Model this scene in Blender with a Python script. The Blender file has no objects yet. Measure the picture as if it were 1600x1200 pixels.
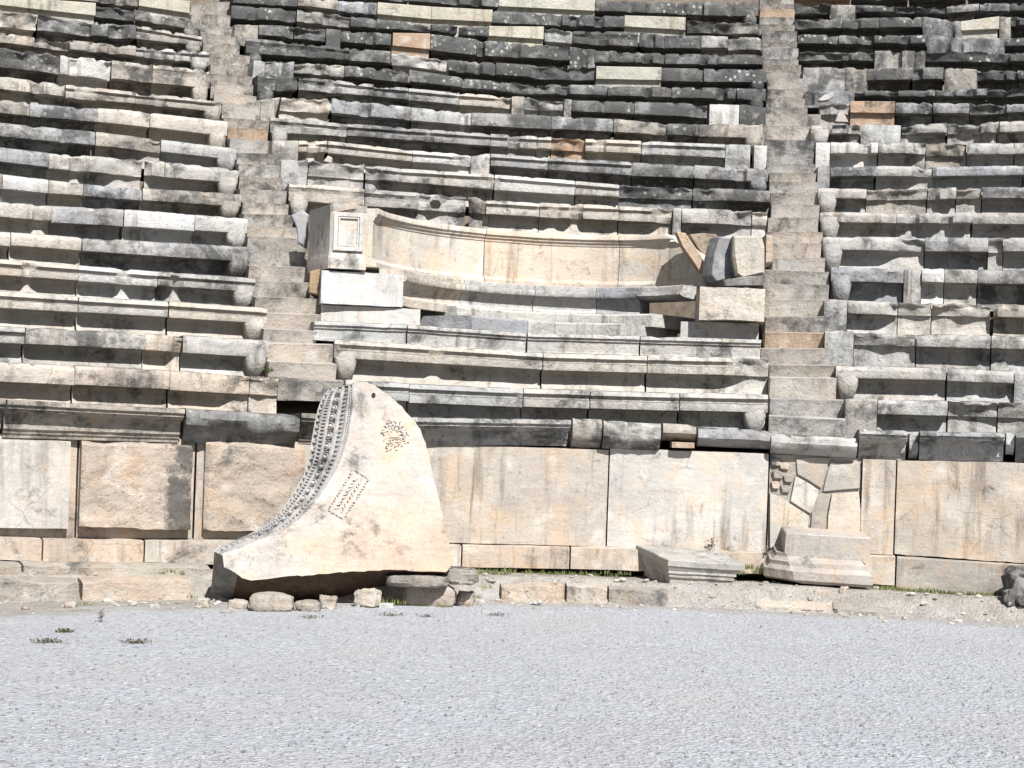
import bpy, math, random
from mathutils import Vector, Matrix, noise
C = bpy.context.scene.collection
random.seed(7)
R = math.radians
# ------------------------------------------------------------------ camera
F = 2744.85; YH = 706.86; ROLL = 0.0347; EYE = 1.6
cam_d = bpy.data.cameras.new('camera'); cam = bpy.data.objects.new('camera', cam_d); C.objects.link(cam)
cr, sr = math.cos(ROLL), math.sin(ROLL)
cam.matrix_world = Matrix(((cr, -sr, 0, 0), (0, 0, -1, 0), (sr, cr, 0, EYE), (0, 0, 0, 1)))
cam_d.sensor_width = 36; cam_d.lens = F/1600*36; cam_d.shift_y = (YH-600)/1600
cam_d.clip_end = 2000; cam_d.clip_start = 0.1
bpy.context.scene.camera = cam
# ------------------------------------------------------------------ light
SUN_EL, SUN_AZ = R(46), R(160)          # azimuth clockwise from +Y
w = bpy.data.worlds.new("World"); bpy.context.scene.world = w; w.use_nodes = True
nt = w.node_tree; nt.nodes.clear()
sky = nt.nodes.new('ShaderNodeTexSky'); sky.sky_type = 'NISHITA'; sky.sun_disc = False
sky.sun_elevation = SUN_EL; sky.sun_rotation = SUN_AZ
bg = nt.nodes.new('ShaderNodeBackground'); bg.inputs[1].default_value = 0.05
wo = nt.nodes.new('ShaderNodeOutputWorld')
nt.links.new(sky.outputs[0], bg.inputs[0]); nt.links.new(bg.outputs[0], wo.inputs[0])
sd = bpy.data.lights.new('sun', 'SUN'); sd.energy = 5.0; sd.angle = R(0.5); sd.color = (1, .985, .965)
sun = bpy.data.objects.new('sun', sd); C.objects.link(sun)
sv = Vector((math.sin(SUN_AZ)*math.cos(SUN_EL), math.cos(SUN_AZ)*math.cos(SUN_EL), math.sin(SUN_EL)))
sun.rotation_euler = sv.to_track_quat('Z', 'Y').to_euler(); sun.location = (5, -5, 30)
vs = bpy.context.scene.view_settings
vs.view_transform = 'Standard'; vs.look = 'None'; vs.gamma = 1; vs.exposure = 0.78
bpy.context.scene.view_settings.use_curve_mapping = False

# ------------------------------------------------------------------ geometry of the theatre
CX, CY, R0, SL = 1.6711, 4.4673, 13.1549, 0.6346      # centre, radius at z 1.9, slope of the seating
EY = Vector((0, 0, EYE))
def ray(x, y):
    X, Y = x-800, YH-y
    return Vector(((cr*X-sr*Y)/F, 1.0, (sr*X+cr*Y)/F))
def on_cone(x, y, off=0.0):
    d = ray(x, y); k = R0+off+(EYE-1.9)/SL; m = d.z/SL
    A = d.x*d.x+1-m*m; B = -2*(d.x*CX+CY)-2*k*m; D = max(B*B-4*A*(CX*CX+CY*CY-k*k), 0)
    return EY+d*((-B+math.sqrt(D))/(2*A))
def on_cyl(x, y, r):
    d = ray(x, y); A = d.x*d.x+1; B = -2*(d.x*CX+CY); D = max(B*B-4*A*(CX*CX+CY*CY-r*r), 0)
    return EY+d*((-B+math.sqrt(D))/(2*A))
def at_depth(x, y, Z): return EY+ray(x, y)*Z
def ground_z(x, y):
    r = math.hypot(x-CX, y-CY)
    z = .17-.045*max(0, min(1, (-1.8-x)/2.5))
    s = min(1, max(0, (r-12.42-.25*max(0, min(1, (-1.9-x)/.6)))/.30)); s = s*s*(3-2*s)
    if y > 6: z += s*(.225+.03*noise.noise(Vector((x*1.3, y*1.3, 0)))-.004*max(-4, min(4, x)))
    z += .012*noise.noise(Vector((x*.5, y*.5, 3)))
    if r > 11.4 and y > 6: z += .012*noise.noise(Vector((x*3, y*3, 9)))
    return z
def on_ground(x, y):
    d = ray(x, y); t = 3.0
    while t < 30:
        p = EY+d*t
        if p.z <= ground_z(p.x, p.y): break
        t += .03
    return EY+d*t

# ------------------------------------------------------------------ naming helpers
def tag(o, label=None, cat=None, group=None, kind=None):
    if label: o['label'] = label
    if cat: o['category'] = cat
    if group: o['group'] = group
    if kind: o['kind'] = kind
    return o
def link(name, verts, faces, m, parent=None, col=None, sharp=38, smooth=True):
    me = bpy.data.meshes.new(name); me.from_pydata([tuple(v) for v in verts], [], faces); me.update()
    if smooth:
        me.polygons.foreach_set('use_smooth', [True]*len(me.polygons))
        me.set_sharp_from_angle(angle=R(sharp))
    o = bpy.data.objects.new(name, me); C.objects.link(o)
    me.materials.append(m)
    if parent: o.parent = parent
    if col: o.color = col
    return o
def fr(p, s=1.0, o=4): return noise.fractal(Vector(p)*s, .9, 2.1, o)
class MB:
    def __init__(s): s.v = []; s.f = []
    def add(s, v, f):
        n = len(s.v); s.v += [Vector(q) for q in v]; s.f += [tuple(i+n for i in q) for q in f]
    def ell(s, M, nu=8, nv=5):
        v = [M@Vector((0, 0, 1))]
        for j in range(1, nv):
            a = math.pi*j/nv
            for i in range(nu):
                b = 2*math.pi*i/nu; v.append(M@Vector((math.sin(a)*math.cos(b), math.sin(a)*math.sin(b), math.cos(a))))
        v.append(M@Vector((0, 0, -1))); f = []
        for i in range(nu): f.append((0, 1+i, 1+(i+1) % nu))
        for j in range(nv-2):
            for i in range(nu):
                a = 1+j*nu+i; b = 1+j*nu+(i+1) % nu; f.append((a, a+nu, b+nu, b))
        k = 1+(nv-2)*nu
        for i in range(nu): f.append((k+(i+1) % nu, k+i, len(v)-1))
        s.add(v, f)
    def build(s, name, m, parent=None, col=None, **k): return link(name, s.v, s.f, m, parent, col, **k)

# ------------------------------------------------------------------ materials
def nn(t, k, **kw):
    n = t.nodes.new(k)
    for a, b in kw.items():
        if a.startswith('i_'):
            key = a[2:]; key = int(key) if key.isdigit() else key
            n.inputs[key].default_value = b
        else: setattr(n, a, b)
    return n
class NT:
    def __init__(s, name, rough=.85):
        s.m = bpy.data.materials.new(name); s.m.use_nodes = True; s.t = s.m.node_tree
        s.b = s.t.nodes['Principled BSDF']; s.b.inputs['Roughness'].default_value = rough
        s.b.inputs['Specular IOR Level'].default_value = .25
    def L(s, a, b): s.t.links.new(a, b)
    def noise(s, vec, scale, det=5, rough=.6, dist=0):
        n = nn(s.t, 'ShaderNodeTexNoise'); n.inputs['Scale'].default_value = scale; n.inputs['Detail'].default_value = det
        n.inputs['Roughness'].default_value = rough; n.inputs['Distortion'].default_value = dist
        s.L(vec, n.inputs['Vector']); return n.outputs[0]
    def ramp(s, fac, a, b, lo=0.0, hi=1.0):
        n = nn(s.t, 'ShaderNodeMapRange'); n.inputs[1].default_value = a; n.inputs[2].default_value = b
        n.inputs[3].default_value = lo; n.inputs[4].default_value = hi; s.L(fac, n.inputs[0]); return n.outputs[0]
    def mix(s, fac, a, b, mode='MIX'):
        n = nn(s.t, 'ShaderNodeMix', data_type='RGBA', blend_type=mode)
        for v, i in ((fac, 0), (a, 6), (b, 7)):
            if hasattr(v, 'links'): s.L(v, n.inputs[i])
            elif i == 0: n.inputs[0].default_value = v
            else: n.inputs[i].default_value = (*v, 1)
        return n.outputs[2]
    def math(s, op, a, b=0.0):
        n = nn(s.t, 'ShaderNodeMath', operation=op)
        for v, i in ((a, 0), (b, 1)):
            if hasattr(v, 'links'): s.L(v, n.inputs[i])
            else: n.inputs[i].default_value = v
        return n.outputs[0]
    def mapv(s, vec, scale):
        n = nn(s.t, 'ShaderNodeMapping'); n.inputs['Scale'].default_value = scale; s.L(vec, n.inputs['Vector']); return n.outputs[0]
    def bump(s, h, strength, dist, prev=None):
        n = nn(s.t, 'ShaderNodeBump'); n.inputs['Strength'].default_value = strength; n.inputs['Distance'].default_value = dist
        s.L(h, n.inputs['Height'])
        if prev: s.L(prev, n.inputs['Normal'])
        s.L(n.outputs[0], s.b.inputs['Normal']); return n.outputs[0]

def make_stone(name, pit=1.0, warm=1.0, streak=1.0, veins=0.0, bmp=1.0, dark_treads=False, crack=.4, edge=False, blush=False):
    """marble / travertine: object colour gives the block's own colour, its alpha how much dark lichen it carries"""
    k = NT(name)
    geo = nn(k.t, 'ShaderNodeNewGeometry'); oi = nn(k.t, 'ShaderNodeObjectInfo')
    off = nn(k.t, 'ShaderNodeVectorMath', operation='MULTIPLY'); off.inputs[1].default_value = (0, 0, 0)
    comb = nn(k.t, 'ShaderNodeCombineXYZ'); r9 = k.math('MULTIPLY', oi.outputs['Random'], 37.0)
    for i in range(3): k.L(r9, comb.inputs[i])
    add = nn(k.t, 'ShaderNodeVectorMath', operation='ADD'); k.L(geo.outputs['Position'], add.inputs[0]); k.L(comb.outputs[0], add.inputs[1])
    P = add.outputs[0]; W = geo.outputs['Position']
    base = oi.outputs['Color']
    n1 = k.noise(W, 1.5, 5, .6, .4)
    c = k.mix(k.ramp(n1, .3, .72), base, (.72, .72, .74), 'MULTIPLY')
    warmc = k.mix(1.0, base, (1.08, .90, .74), 'MULTIPLY')
    n2 = k.noise(P, 2.6, 5, .62, .8)
    c = k.mix(k.ramp(n2, .48, .72, 0, .75*warm), c, warmc)
    n3 = k.noise(P, 3.6, 6, .65, .5)                       # pale scrubbed patches
    pale = k.mix(.55, base, (.66, .64, .60))
    c = k.mix(k.ramp(n3, .54, .70, 0, .7), c, pale)
    # bedding lines
    n4 = k.noise(k.mapv(P, (3, 3, 22)), 1.0, 4, .6, 1.5)
    c = k.mix(k.ramp(n4, .5, .75, 0, .35), c, (.55, .5, .45), 'MULTIPLY')
    # runs of dirt left by rain water
    ns = k.noise(k.mapv(P, (9, 9, .9)), 1.0, 5, .65, .3)
    nb = k.noise(P, 1.1, 2, .5)
    stk = k.math('MULTIPLY', k.ramp(ns, .5, .68), k.ramp(nb, .38, .62, 0, .85*streak))
    c = k.mix(stk, c, (.42, .37, .31), 'MULTIPLY')
    if blush:                                              # pinkish-tan discolouration of the lower right part
        tb = nn(k.t, 'ShaderNodeTexCoord'); sb = nn(k.t, 'ShaderNodeSeparateXYZ'); k.L(tb.outputs['Generated'], sb.inputs[0]); nq = k.math('MULTIPLY', k.noise(W, 2.5, 6, .65), .5)
        bf = k.math('MULTIPLY', k.ramp(k.math('ADD', sb.outputs[0], nq), .62, .85), k.ramp(k.math('ADD', sb.outputs[2], nq), .85, .60))
        c = k.mix(k.math('MULTIPLY', bf, .85), c, (1, .86, .745), 'MULTIPLY')
    # dark lichen crust: patches, more of it where the block's alpha is high
    nl = k.noise(W, 3.0, 8, .74, .3); nl2 = k.noise(W, .8, 3, .5)
    amt = k.math('ADD', k.math('MULTIPLY', oi.outputs['Alpha'], .30), k.ramp(nl2, .3, .7, -.05, .05))
    if edge:                                               # black growth creeping in from the right-hand edge
        tc = nn(k.t, 'ShaderNodeTexCoord'); sg = nn(k.t, 'ShaderNodeSeparateXYZ'); k.L(tc.outputs['Generated'], sg.inputs[0])
        amt = k.math('ADD', amt, k.ramp(k.math('ADD', sg.outputs[0], k.math('MULTIPLY', k.noise(W, 5, 5, .7), .3)), .84, 1.0, 0, .24))
    lv = k.math('SUBTRACT', k.math('ADD', nl, amt), .62)
    lf = k.ramp(lv, -.03, .10, 0, .86)
    c = k.mix(lf, c, (.065, .066, .064))
    # pale round lichens
    vo = nn(k.t, 'ShaderNodeTexVoronoi', feature='F1'); vo.inputs['Scale'].default_value = 11; vo.inputs['Randomness'].default_value = 1; k.L(P, vo.inputs['Vector'])
    nz = k.noise(P, 2.2, 3, .5); nf = k.noise(P, 40, 3, .6)
    sp = k.math('MULTIPLY', k.ramp(k.math('ADD', vo.outputs['Distance'], k.math('MULTIPLY', nf, .25)), .42, .33), k.ramp(nz, .5, .62))
    sp = k.math('MULTIPLY', sp, k.ramp(oi.outputs['Alpha'], .28, .6, 0, .9))
    c = k.mix(sp, c, (.42, .43, .41))
    # hairline cracks
    vc = nn(k.t, 'ShaderNodeTexVoronoi', feature='DISTANCE_TO_EDGE'); vc.inputs['Scale'].default_value = 1.25
    wv = nn(k.t, 'ShaderNodeVectorMath', operation='ADD'); nw = nn(k.t, 'ShaderNodeTexNoise'); nw.inputs['Scale'].default_value = 2.5; nw.inputs['Detail'].default_value = 5
    k.L(P, nw.inputs['Vector']); sc_ = nn(k.t, 'ShaderNodeVectorMath', operation='SCALE'); sc_.inputs['Scale'].default_value = .28; k.L(nw.outputs['Color'], sc_.inputs[0]); k.L(P, wv.inputs[0]); k.L(sc_.outputs[0], wv.inputs[1]); k.L(wv.outputs[0], vc.inputs['Vector'])
    ck = k.math('MULTIPLY', k.ramp(vc.outputs['Distance'], .008, .002), k.ramp(k.noise(P, 1.6, 3, .5), .50, .58, 0, crack))
    c = k.mix(ck, c, (.10, .085, .07))
    # flaked blotches
    nk = k.noise(P, 5.5, 8, .78, .6); c = k.mix(k.ramp(nk, .60, .66, 0, .55), c, (.62, .55, .47), 'MULTIPLY')
    # grain and pits
    ng = k.noise(W, 75, 4, .7)
    c = k.mix(k.ramp(ng, .3, .7, .0, .55), c, (.62, .60, .58), 'MULTIPLY')
    np_ = k.noise(W, 26, 5, .7, .2)
    pf = k.ramp(np_, .60, .68, 0, .75*pit)
    c = k.mix(pf, c, (.35, .31, .26), 'MULTIPLY')
    if veins:
        nv = k.noise(P, 2.0, 6, .6, 2.5); v = k.ramp(k.math('ABSOLUTE', k.math('SUBTRACT', nv, .5)), .0, .05, veins, 0)
        c = k.mix(v, c, (.5, .52, .58), 'MULTIPLY')
    if dark_treads:                                               # soiled dark tone on unseen flat treads, added to cut bounce light
        sz = nn(k.t, 'ShaderNodeSeparateXYZ'); k.L(geo.outputs['True Normal'], sz.inputs[0])
        c = k.mix(k.ramp(sz.outputs[2], .90, .96, 0, .9), c, (.075, .068, .058))
    k.L(c, k.b.inputs['Base Color'])
    b = k.bump(k.noise(W, 9, 6, .65, .3), .55*bmp, .045)
    b = k.bump(np_, .5*pit+.1, .018, b)
    b = k.bump(ng, .5, .006, b)
    return k.m
STONE = make_stone('weathered_stone', warm=.5, dark_treads=True)
STEPM = make_stone('step_stone', warm=.55, bmp=.7)
GABLE = make_stone('gable_marble', pit=.3, warm=1.5, streak=.1, veins=.12, bmp=.8, crack=.0, blush=True)
RUST = make_stone('pitted_stone', pit=1.3, warm=.9, streak=.4)
EDGE = make_stone('edge_stained_stone', pit=1.3, warm=.9, streak=.4, edge=True)
MARB = make_stone('white_marble', pit=.4, warm=.8, streak=.6, veins=.22, bmp=.35)
SLABM = make_stone('wall_stone', pit=.55, warm=1.2, streak=1.1, bmp=.45)

def make_ground():
    k = NT('gravel_ground', .95)
    geo = nn(k.t, 'ShaderNodeNewGeometry'); P = geo.outputs['Position']
    vo = nn(k.t, 'ShaderNodeTexVoronoi'); vo.inputs['Scale'].default_value = 38; k.L(P, vo.inputs['Vector'])
    sep = nn(k.t, 'ShaderNodeSeparateColor'); k.L(vo.outputs['Color'], sep.inputs[0])
    g = k.mix(k.ramp(sep.outputs[0], .25, 1.0), (.335, .343, .360), (.435, .442, .460))
    nbg = k.noise(P, .9, 5, .6, .4); g = k.mix(k.ramp(nbg, .35, .7, 0, .35), g, (.80, .79, .77), 'MULTIPLY')
    nm = k.noise(P, 14, 6, .75); g = k.mix(k.ramp(nm, .55, .72, 0, .6), g, (.22, .22, .23))
    wh = k.ramp(sep.outputs[1], .95, .99, 0, .55); g = k.mix(wh, g, (.66, .66, .65))
    dk = k.ramp(sep.outputs[2], .93, .97, 0, .75); g = k.mix(dk, g, (.14, .14, .14))
    nd = k.noise(P, .55, 6, .7, .8); g = k.mix(k.ramp(nd, .5, .72, 0, .45), g, (.40, .37, .33))
    # earth by the wall
    ne = k.noise(P, 5, 6, .65, .4)
    e = k.mix(k.ramp(ne, .35, .65), (.37, .345, .31), (.25, .232, .205))
    ng = k.noise(P, 45, 5, .75); e = k.mix(k.ramp(ng, .4, .7, 0, .6), e, (.55, .5, .45), 'MULTIPLY')
    cvec = nn(k.t, 'ShaderNodeVectorMath', operation='DISTANCE'); k.L(k.mapv(P, (1, 1, 0)), cvec.inputs[0]); cvec.inputs[1].default_value = (CX, CY, 0)
    sx = nn(k.t, 'ShaderNodeSeparateXYZ'); k.L(P, sx.inputs[0])
    d = k.math('ADD', cvec.outputs['Value'], k.math('ADD', k.math('MULTIPLY', k.noise(P, 1.1, 7, .75, .6), 2.6), -.55))
    d = k.math('SUBTRACT', d, k.math('MULTIPLY', k.ramp(sx.outputs[0], -5.0, -1.0, 1, 0), -1.0))
    f = k.ramp(d, 12.45, 13.35)
    c = k.mix(f, g, e)
    k.L(c, k.b.inputs['Base Color'])
    b = k.bump(vo.outputs['Distance'], .8, .018)
    b = k.bump(k.noise(P, 20, 6, .7), .7, .03, b)
    return k.m
GROUND = make_ground()
def plain(name, col, rough=.9, var=.4, sc=20):
    k = NT(name, rough); geo = nn(k.t, 'ShaderNodeNewGeometry')
    n = k.noise(geo.outputs['Position'], sc, 5, .65)
    k.L(k.mix(k.ramp(n, .3, .7, 0, 1), tuple(q*(1+var) for q in col), tuple(q*(1-var) for q in col)), k.b.inputs['Base Color'])
    k.bump(n, .5, .02); return k.m
HILL = plain('rubble_core', (.13, .105, .08), sc=9)
GRASS = plain('dry_grass', (.13, .145, .05), sc=3, var=.55)
LEAF = plain('green_leaves', (.07, .13, .035), sc=9)
DRY = plain('dried_weed', (.17, .16, .12), sc=9)
DRILL_DARK = plain('drill_hole_dark', (.065, .05, .04), sc=30)  # dirt-brown discs standing in for the shade inside drilled holes
UNDERSIDE = plain('shaded_stained_stone', (.085, .052, .033), sc=14)  # earth-stained brown with the underside's shade painted in
END_FACE = plain('shaded_grey_stone', (.20, .195, .185), sc=9)  # weathered grey, darkened to paint the shaded left end
HOLE = plain('dark_socket', (.03, .025, .02))
PAPER = plain('white_paper', (.80, .80, .80), sc=20, var=.05)
CHIPM = make_stone('gravel_chips', pit=.3)

COL = {'W': (.58, .57, .545, .0), 'C': (.56, .515, .445, .10), 'P': (.56, .48, .395, .10), 'B': (.38, .35, .305, .33), 'G': (.46, .455, .435, .24),
       'S': (.31, .32, .335, .42), 'D': (.25, .253, .247, .60), 'O': (.50, .48, .405, .02), 'R': (.43, .315, .225, .16)}
CN = {'W': 'whitish', 'C': 'cream', 'P': 'peach coloured', 'B': 'brownish', 'G': 'light grey', 'S': 'blue-grey', 'D': 'dark lichened', 'O': 'clean pale replacement', 'R': 'orange'}
def colour(ch, j=.07, dark=0.0, mixk=0.0):
    c = COL[ch]; g_ = (.42, .41, .385, .28); c = tuple(q*(1-mixk)+t_*mixk for q, t_ in zip(c, g_)); a = 1+random.uniform(-j, j); h = random.uniform(-j, j)*.4
    return (c[0]*a*(1+h), c[1]*a, c[2]*a*(1-h), max(0, min(1, c[3]+dark+random.uniform(-.06, .06))))

ORD = ['first', 'second', 'third', 'fourth', 'fifth', 'sixth', 'seventh', 'eighth', 'ninth', 'tenth', 'eleventh', 'twelfth', 'thirteenth', 'fourteenth',
       'fifteenth', 'sixteenth', 'seventeenth', 'eighteenth', 'nineteenth', 'twentieth', 'twenty-first', 'twenty-second', 'twenty-third', 'twenty-fourth',
       'twenty-fifth', 'twenty-sixth', 'twenty-seventh', 'twenty-eighth', 'twenty-ninth', 'thirtieth', 'thirty-first', 'thirty-second', 'thirty-third', 'thirty-fourth', 'thirty-fifth', 'thirty-sixth', 'thirty-seventh', 'thirty-eighth', 'thirty-ninth', 'fortieth']

# ------------------------------------------------------------------ setting: ground and hillside
def build_ground():
    xs = [-150, -80, -40, -20, -12]+[-9+.12*i for i in range(151)]+[12, 20, 40, 80, 150]
    ys = [-150, -80, -40, -20, -5, 0, 3, 5, 6.01]+[6.5+.4*i for i in range(18)]+[13.4+.09*i for i in range(56)]+[19, 22, 30, 60, 100, 150]
    v = [(x, y, ground_z(x, y)) for y in ys for x in xs]; n = len(xs)
    f = [(j*n+i, j*n+i+1, (j+1)*n+i+1, (j+1)*n+i) for j in range(len(ys)-1) for i in range(n-1)]
    tag(link('ground', v, f, GROUND), 'pale grey gravel floor of the orchestra with earth along the wall', 'ground', kind='structure')
build_ground()
def build_hill():
    prof = [(13.75, -.4), (13.75, 1.5), (14.15, 1.62)]
    z = 1.9
    while z < 10.4: prof.append((R0+1.0+(z-1.9)/SL, z-.05)); z += .2
    prof += [(30, 10.3), (60, 9.5), (90, -1)]
    n = 400; v = []; f = []
    for (r, z) in prof:
        for i in range(n+1):
            a = R(-100+200*i/n); q = .05*noise.noise(Vector((r, a*20, z)))
            if 2.6 < z < 4.45 and -15.5 < math.degrees(a) < 6.5: q = max(q, 17.95-r)
            v.append((CX+(r+q)*math.sin(a), CY+(r+q)*math.cos(a), z))
    for j in range(len(prof)-1):
        for i in range(n):
            a = j*(n+1)+i; f.append((a, a+1, a+n+2, a+n+1))
    tag(link('hillside', v, f, HILL), 'dark earth and rubble slope under the stone seating', 'hillside', kind='structure')
build_hill()

# ------------------------------------------------------------------ swept blocks
def sweep(A, B, HA, HB, prof, step=.045, warp=None):
    """prof(t, H) -> list of (u, v): u towards the orchestra, v below the top edge"""
    ax = B-A; Ln = ax.length; d = Vector((ax.x, ax.y, 0)).normalized()
    out = Vector((d.y, -d.x, 0))                         # towards the orchestra (A left, B right)
    n = max(3, int(Ln/step)); v = []; f = []; k = None
    for i in range(n+1):
        t = i/n; P = A+ax*t; H = HA+(HB-HA)*t
        pr = prof(t, H, t*Ln, Ln)
        k = len(pr)
        for j, (u, q) in enumerate(pr):
            p = P+out*u+Vector((0, 0, q))
            if warp: p = warp(p, u, q, H, j, t, out)
            v.append(p)
    for i in range(n):
        for j in range(k):
            a = i*k+j; b = i*k+(j+1) % k
            f.append((a, b, b+k, a+k))
    f.append(tuple(reversed(range(k)))); f.append(tuple(n*k+j for j in range(k)))
    return v, f
def seat_profile(flags, ol, lf, D, seed, rise, dm):
    m = 'm' in flags; q_ = 'q' in flags; n_ = 'n' in flags
    def prof(t, H, s, Ln):
        lh = H*lf
        if n_:
            p = [(-D, 0), (-.3, 0), (-.04, 0), (-.02, -.008), (-.012, -.03), (-.012, -H*.3), (-.014, -H*.6), (-.016, -H*.85), (-.02, -H-.01), (-D+.2, -H-.01)]
        elif q_:
            p = [(-D, 0), (-.3, 0), (-.01, 0), (0, -.01), (0, -lh*.5), (0, -lh), (-.015, -lh-.008), (-.055, -lh-.012), (-.065, -lh-.03), (-.065, -H*.75), (-.065, -H-.01), (-D+.2, -H-.01)]
        else:
            g = .035 if m else .0
            p = [(-D, 0), (-.3, 0), (-.055, 0), (-.030, -.008), (-.010, -.028), (0, -.055-.1*max(0, lh-.2)), (-g, -lh*.47), (-g, -lh*.56), (0, -lh*.60), (0, -lh*.88), (-.006, -lh),
                 (-ol*.5, -lh-.003), (-ol-.03, -lh-.010), (-ol-.055, -lh-.045), (-ol-.04, -lh-.095), (-ol-.01, -max(lh+.12, H*.80)), (-ol+.035, -H-.01), (-D+.2, -H-.01)]
        d = dm(s, Ln)
        if d > 0:
            out = []
            for (u, v) in p:
                if u > -.25 and v > -H*.97:
                    fz = min(1, -v/H)
                    ub = -.035-.10*fz**.6+.05*noise.noise(Vector((s*5+seed, v*9, seed)))
                    ub = min(ub, -.01)
                    u2 = u*(1-d)+min(ub, 0)*d if u > ub else u*(1-.6*d)+ub*.6*d
                    v2 = v-(.035*d*max(0, .5+noise.noise(Vector((s*9, seed, 2)))) if v > -.03 and u > -.06 else 0)
                    out.append((u2, v2))
                else: out.append((u, v))
            p = out
        return p
    return prof
def rough_warp(seed, amp, edge=.02):
    sd_ = Vector((seed*3.1, seed*1.7, seed))
    def w(p, u, q, H, j, t, out):
        if u < -.28 or q < -H*.995: return p
        s = p+sd_
        p = p+out*(amp*fr(s, 2.6)+amp*.45*fr(s, 11))
        p.z += amp*.35*fr(s+Vector((7, 3, 1)), 3.5)
        if q > -.03:                                        # worn arris
            c = max(0, fr(s, 7.5)-.10)*1.3
            p = p-out*c*edge*2.2*(1 if u > -.06 else 0); p.z -= c*edge*2*(1 if u > -.02 else .5)
        return p
    return w
def foot_mesh(P, d, out, H, lf, ol, wd=.2, side=1):
    wd = .25
    """carved lion-foot end under the lip"""
    v = []; f = []; nv_, nu_ = 9, 10
    for j in range(nv_+1):
        s = j/nv_; z = -H*(lf-.16)-(H*(1-lf+.16))*s
        hw = wd*.5*(1-.55*s**2); pro = .014-(ol*.75)*max(0, (s-.35)/.65)**2
        for i in range(nu_+1):
            a = math.pi*i/nu_
            x = -hw*math.cos(a); u = -ol-.02+(pro+ol+.02)*math.sin(a)**.25
            p = P+d*(x+side*wd*.10*s*0)+out*u+Vector((0, 0, z))
            v.append(p+out*.006*fr(p, 9)+d*.006*fr(p, 8))
    n = nu_+1
    for j in range(nv_):
        for i in range(nu_): a = j*n+i; f.append((a, a+n, a+n+1, a+1))
        a = j*n; f.append((a, a+nu_, a+n+nu_, a+n))
    f.append(tuple(range(n))); f.append(tuple(reversed(range(nv_*n, nv_*n+n))))
    return v, f
def interp(pl, x):
    if x <= pl[0][0]:
        (x0, y0), (x1, y1) = pl[0], pl[1]
    else:
        for (x0, y0), (x1, y1) in zip(pl, pl[1:]):
            if x <= x1: break
    return y0+(y1-y0)*(x-x0)/(x1-x0)
GAPS = {}
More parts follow.
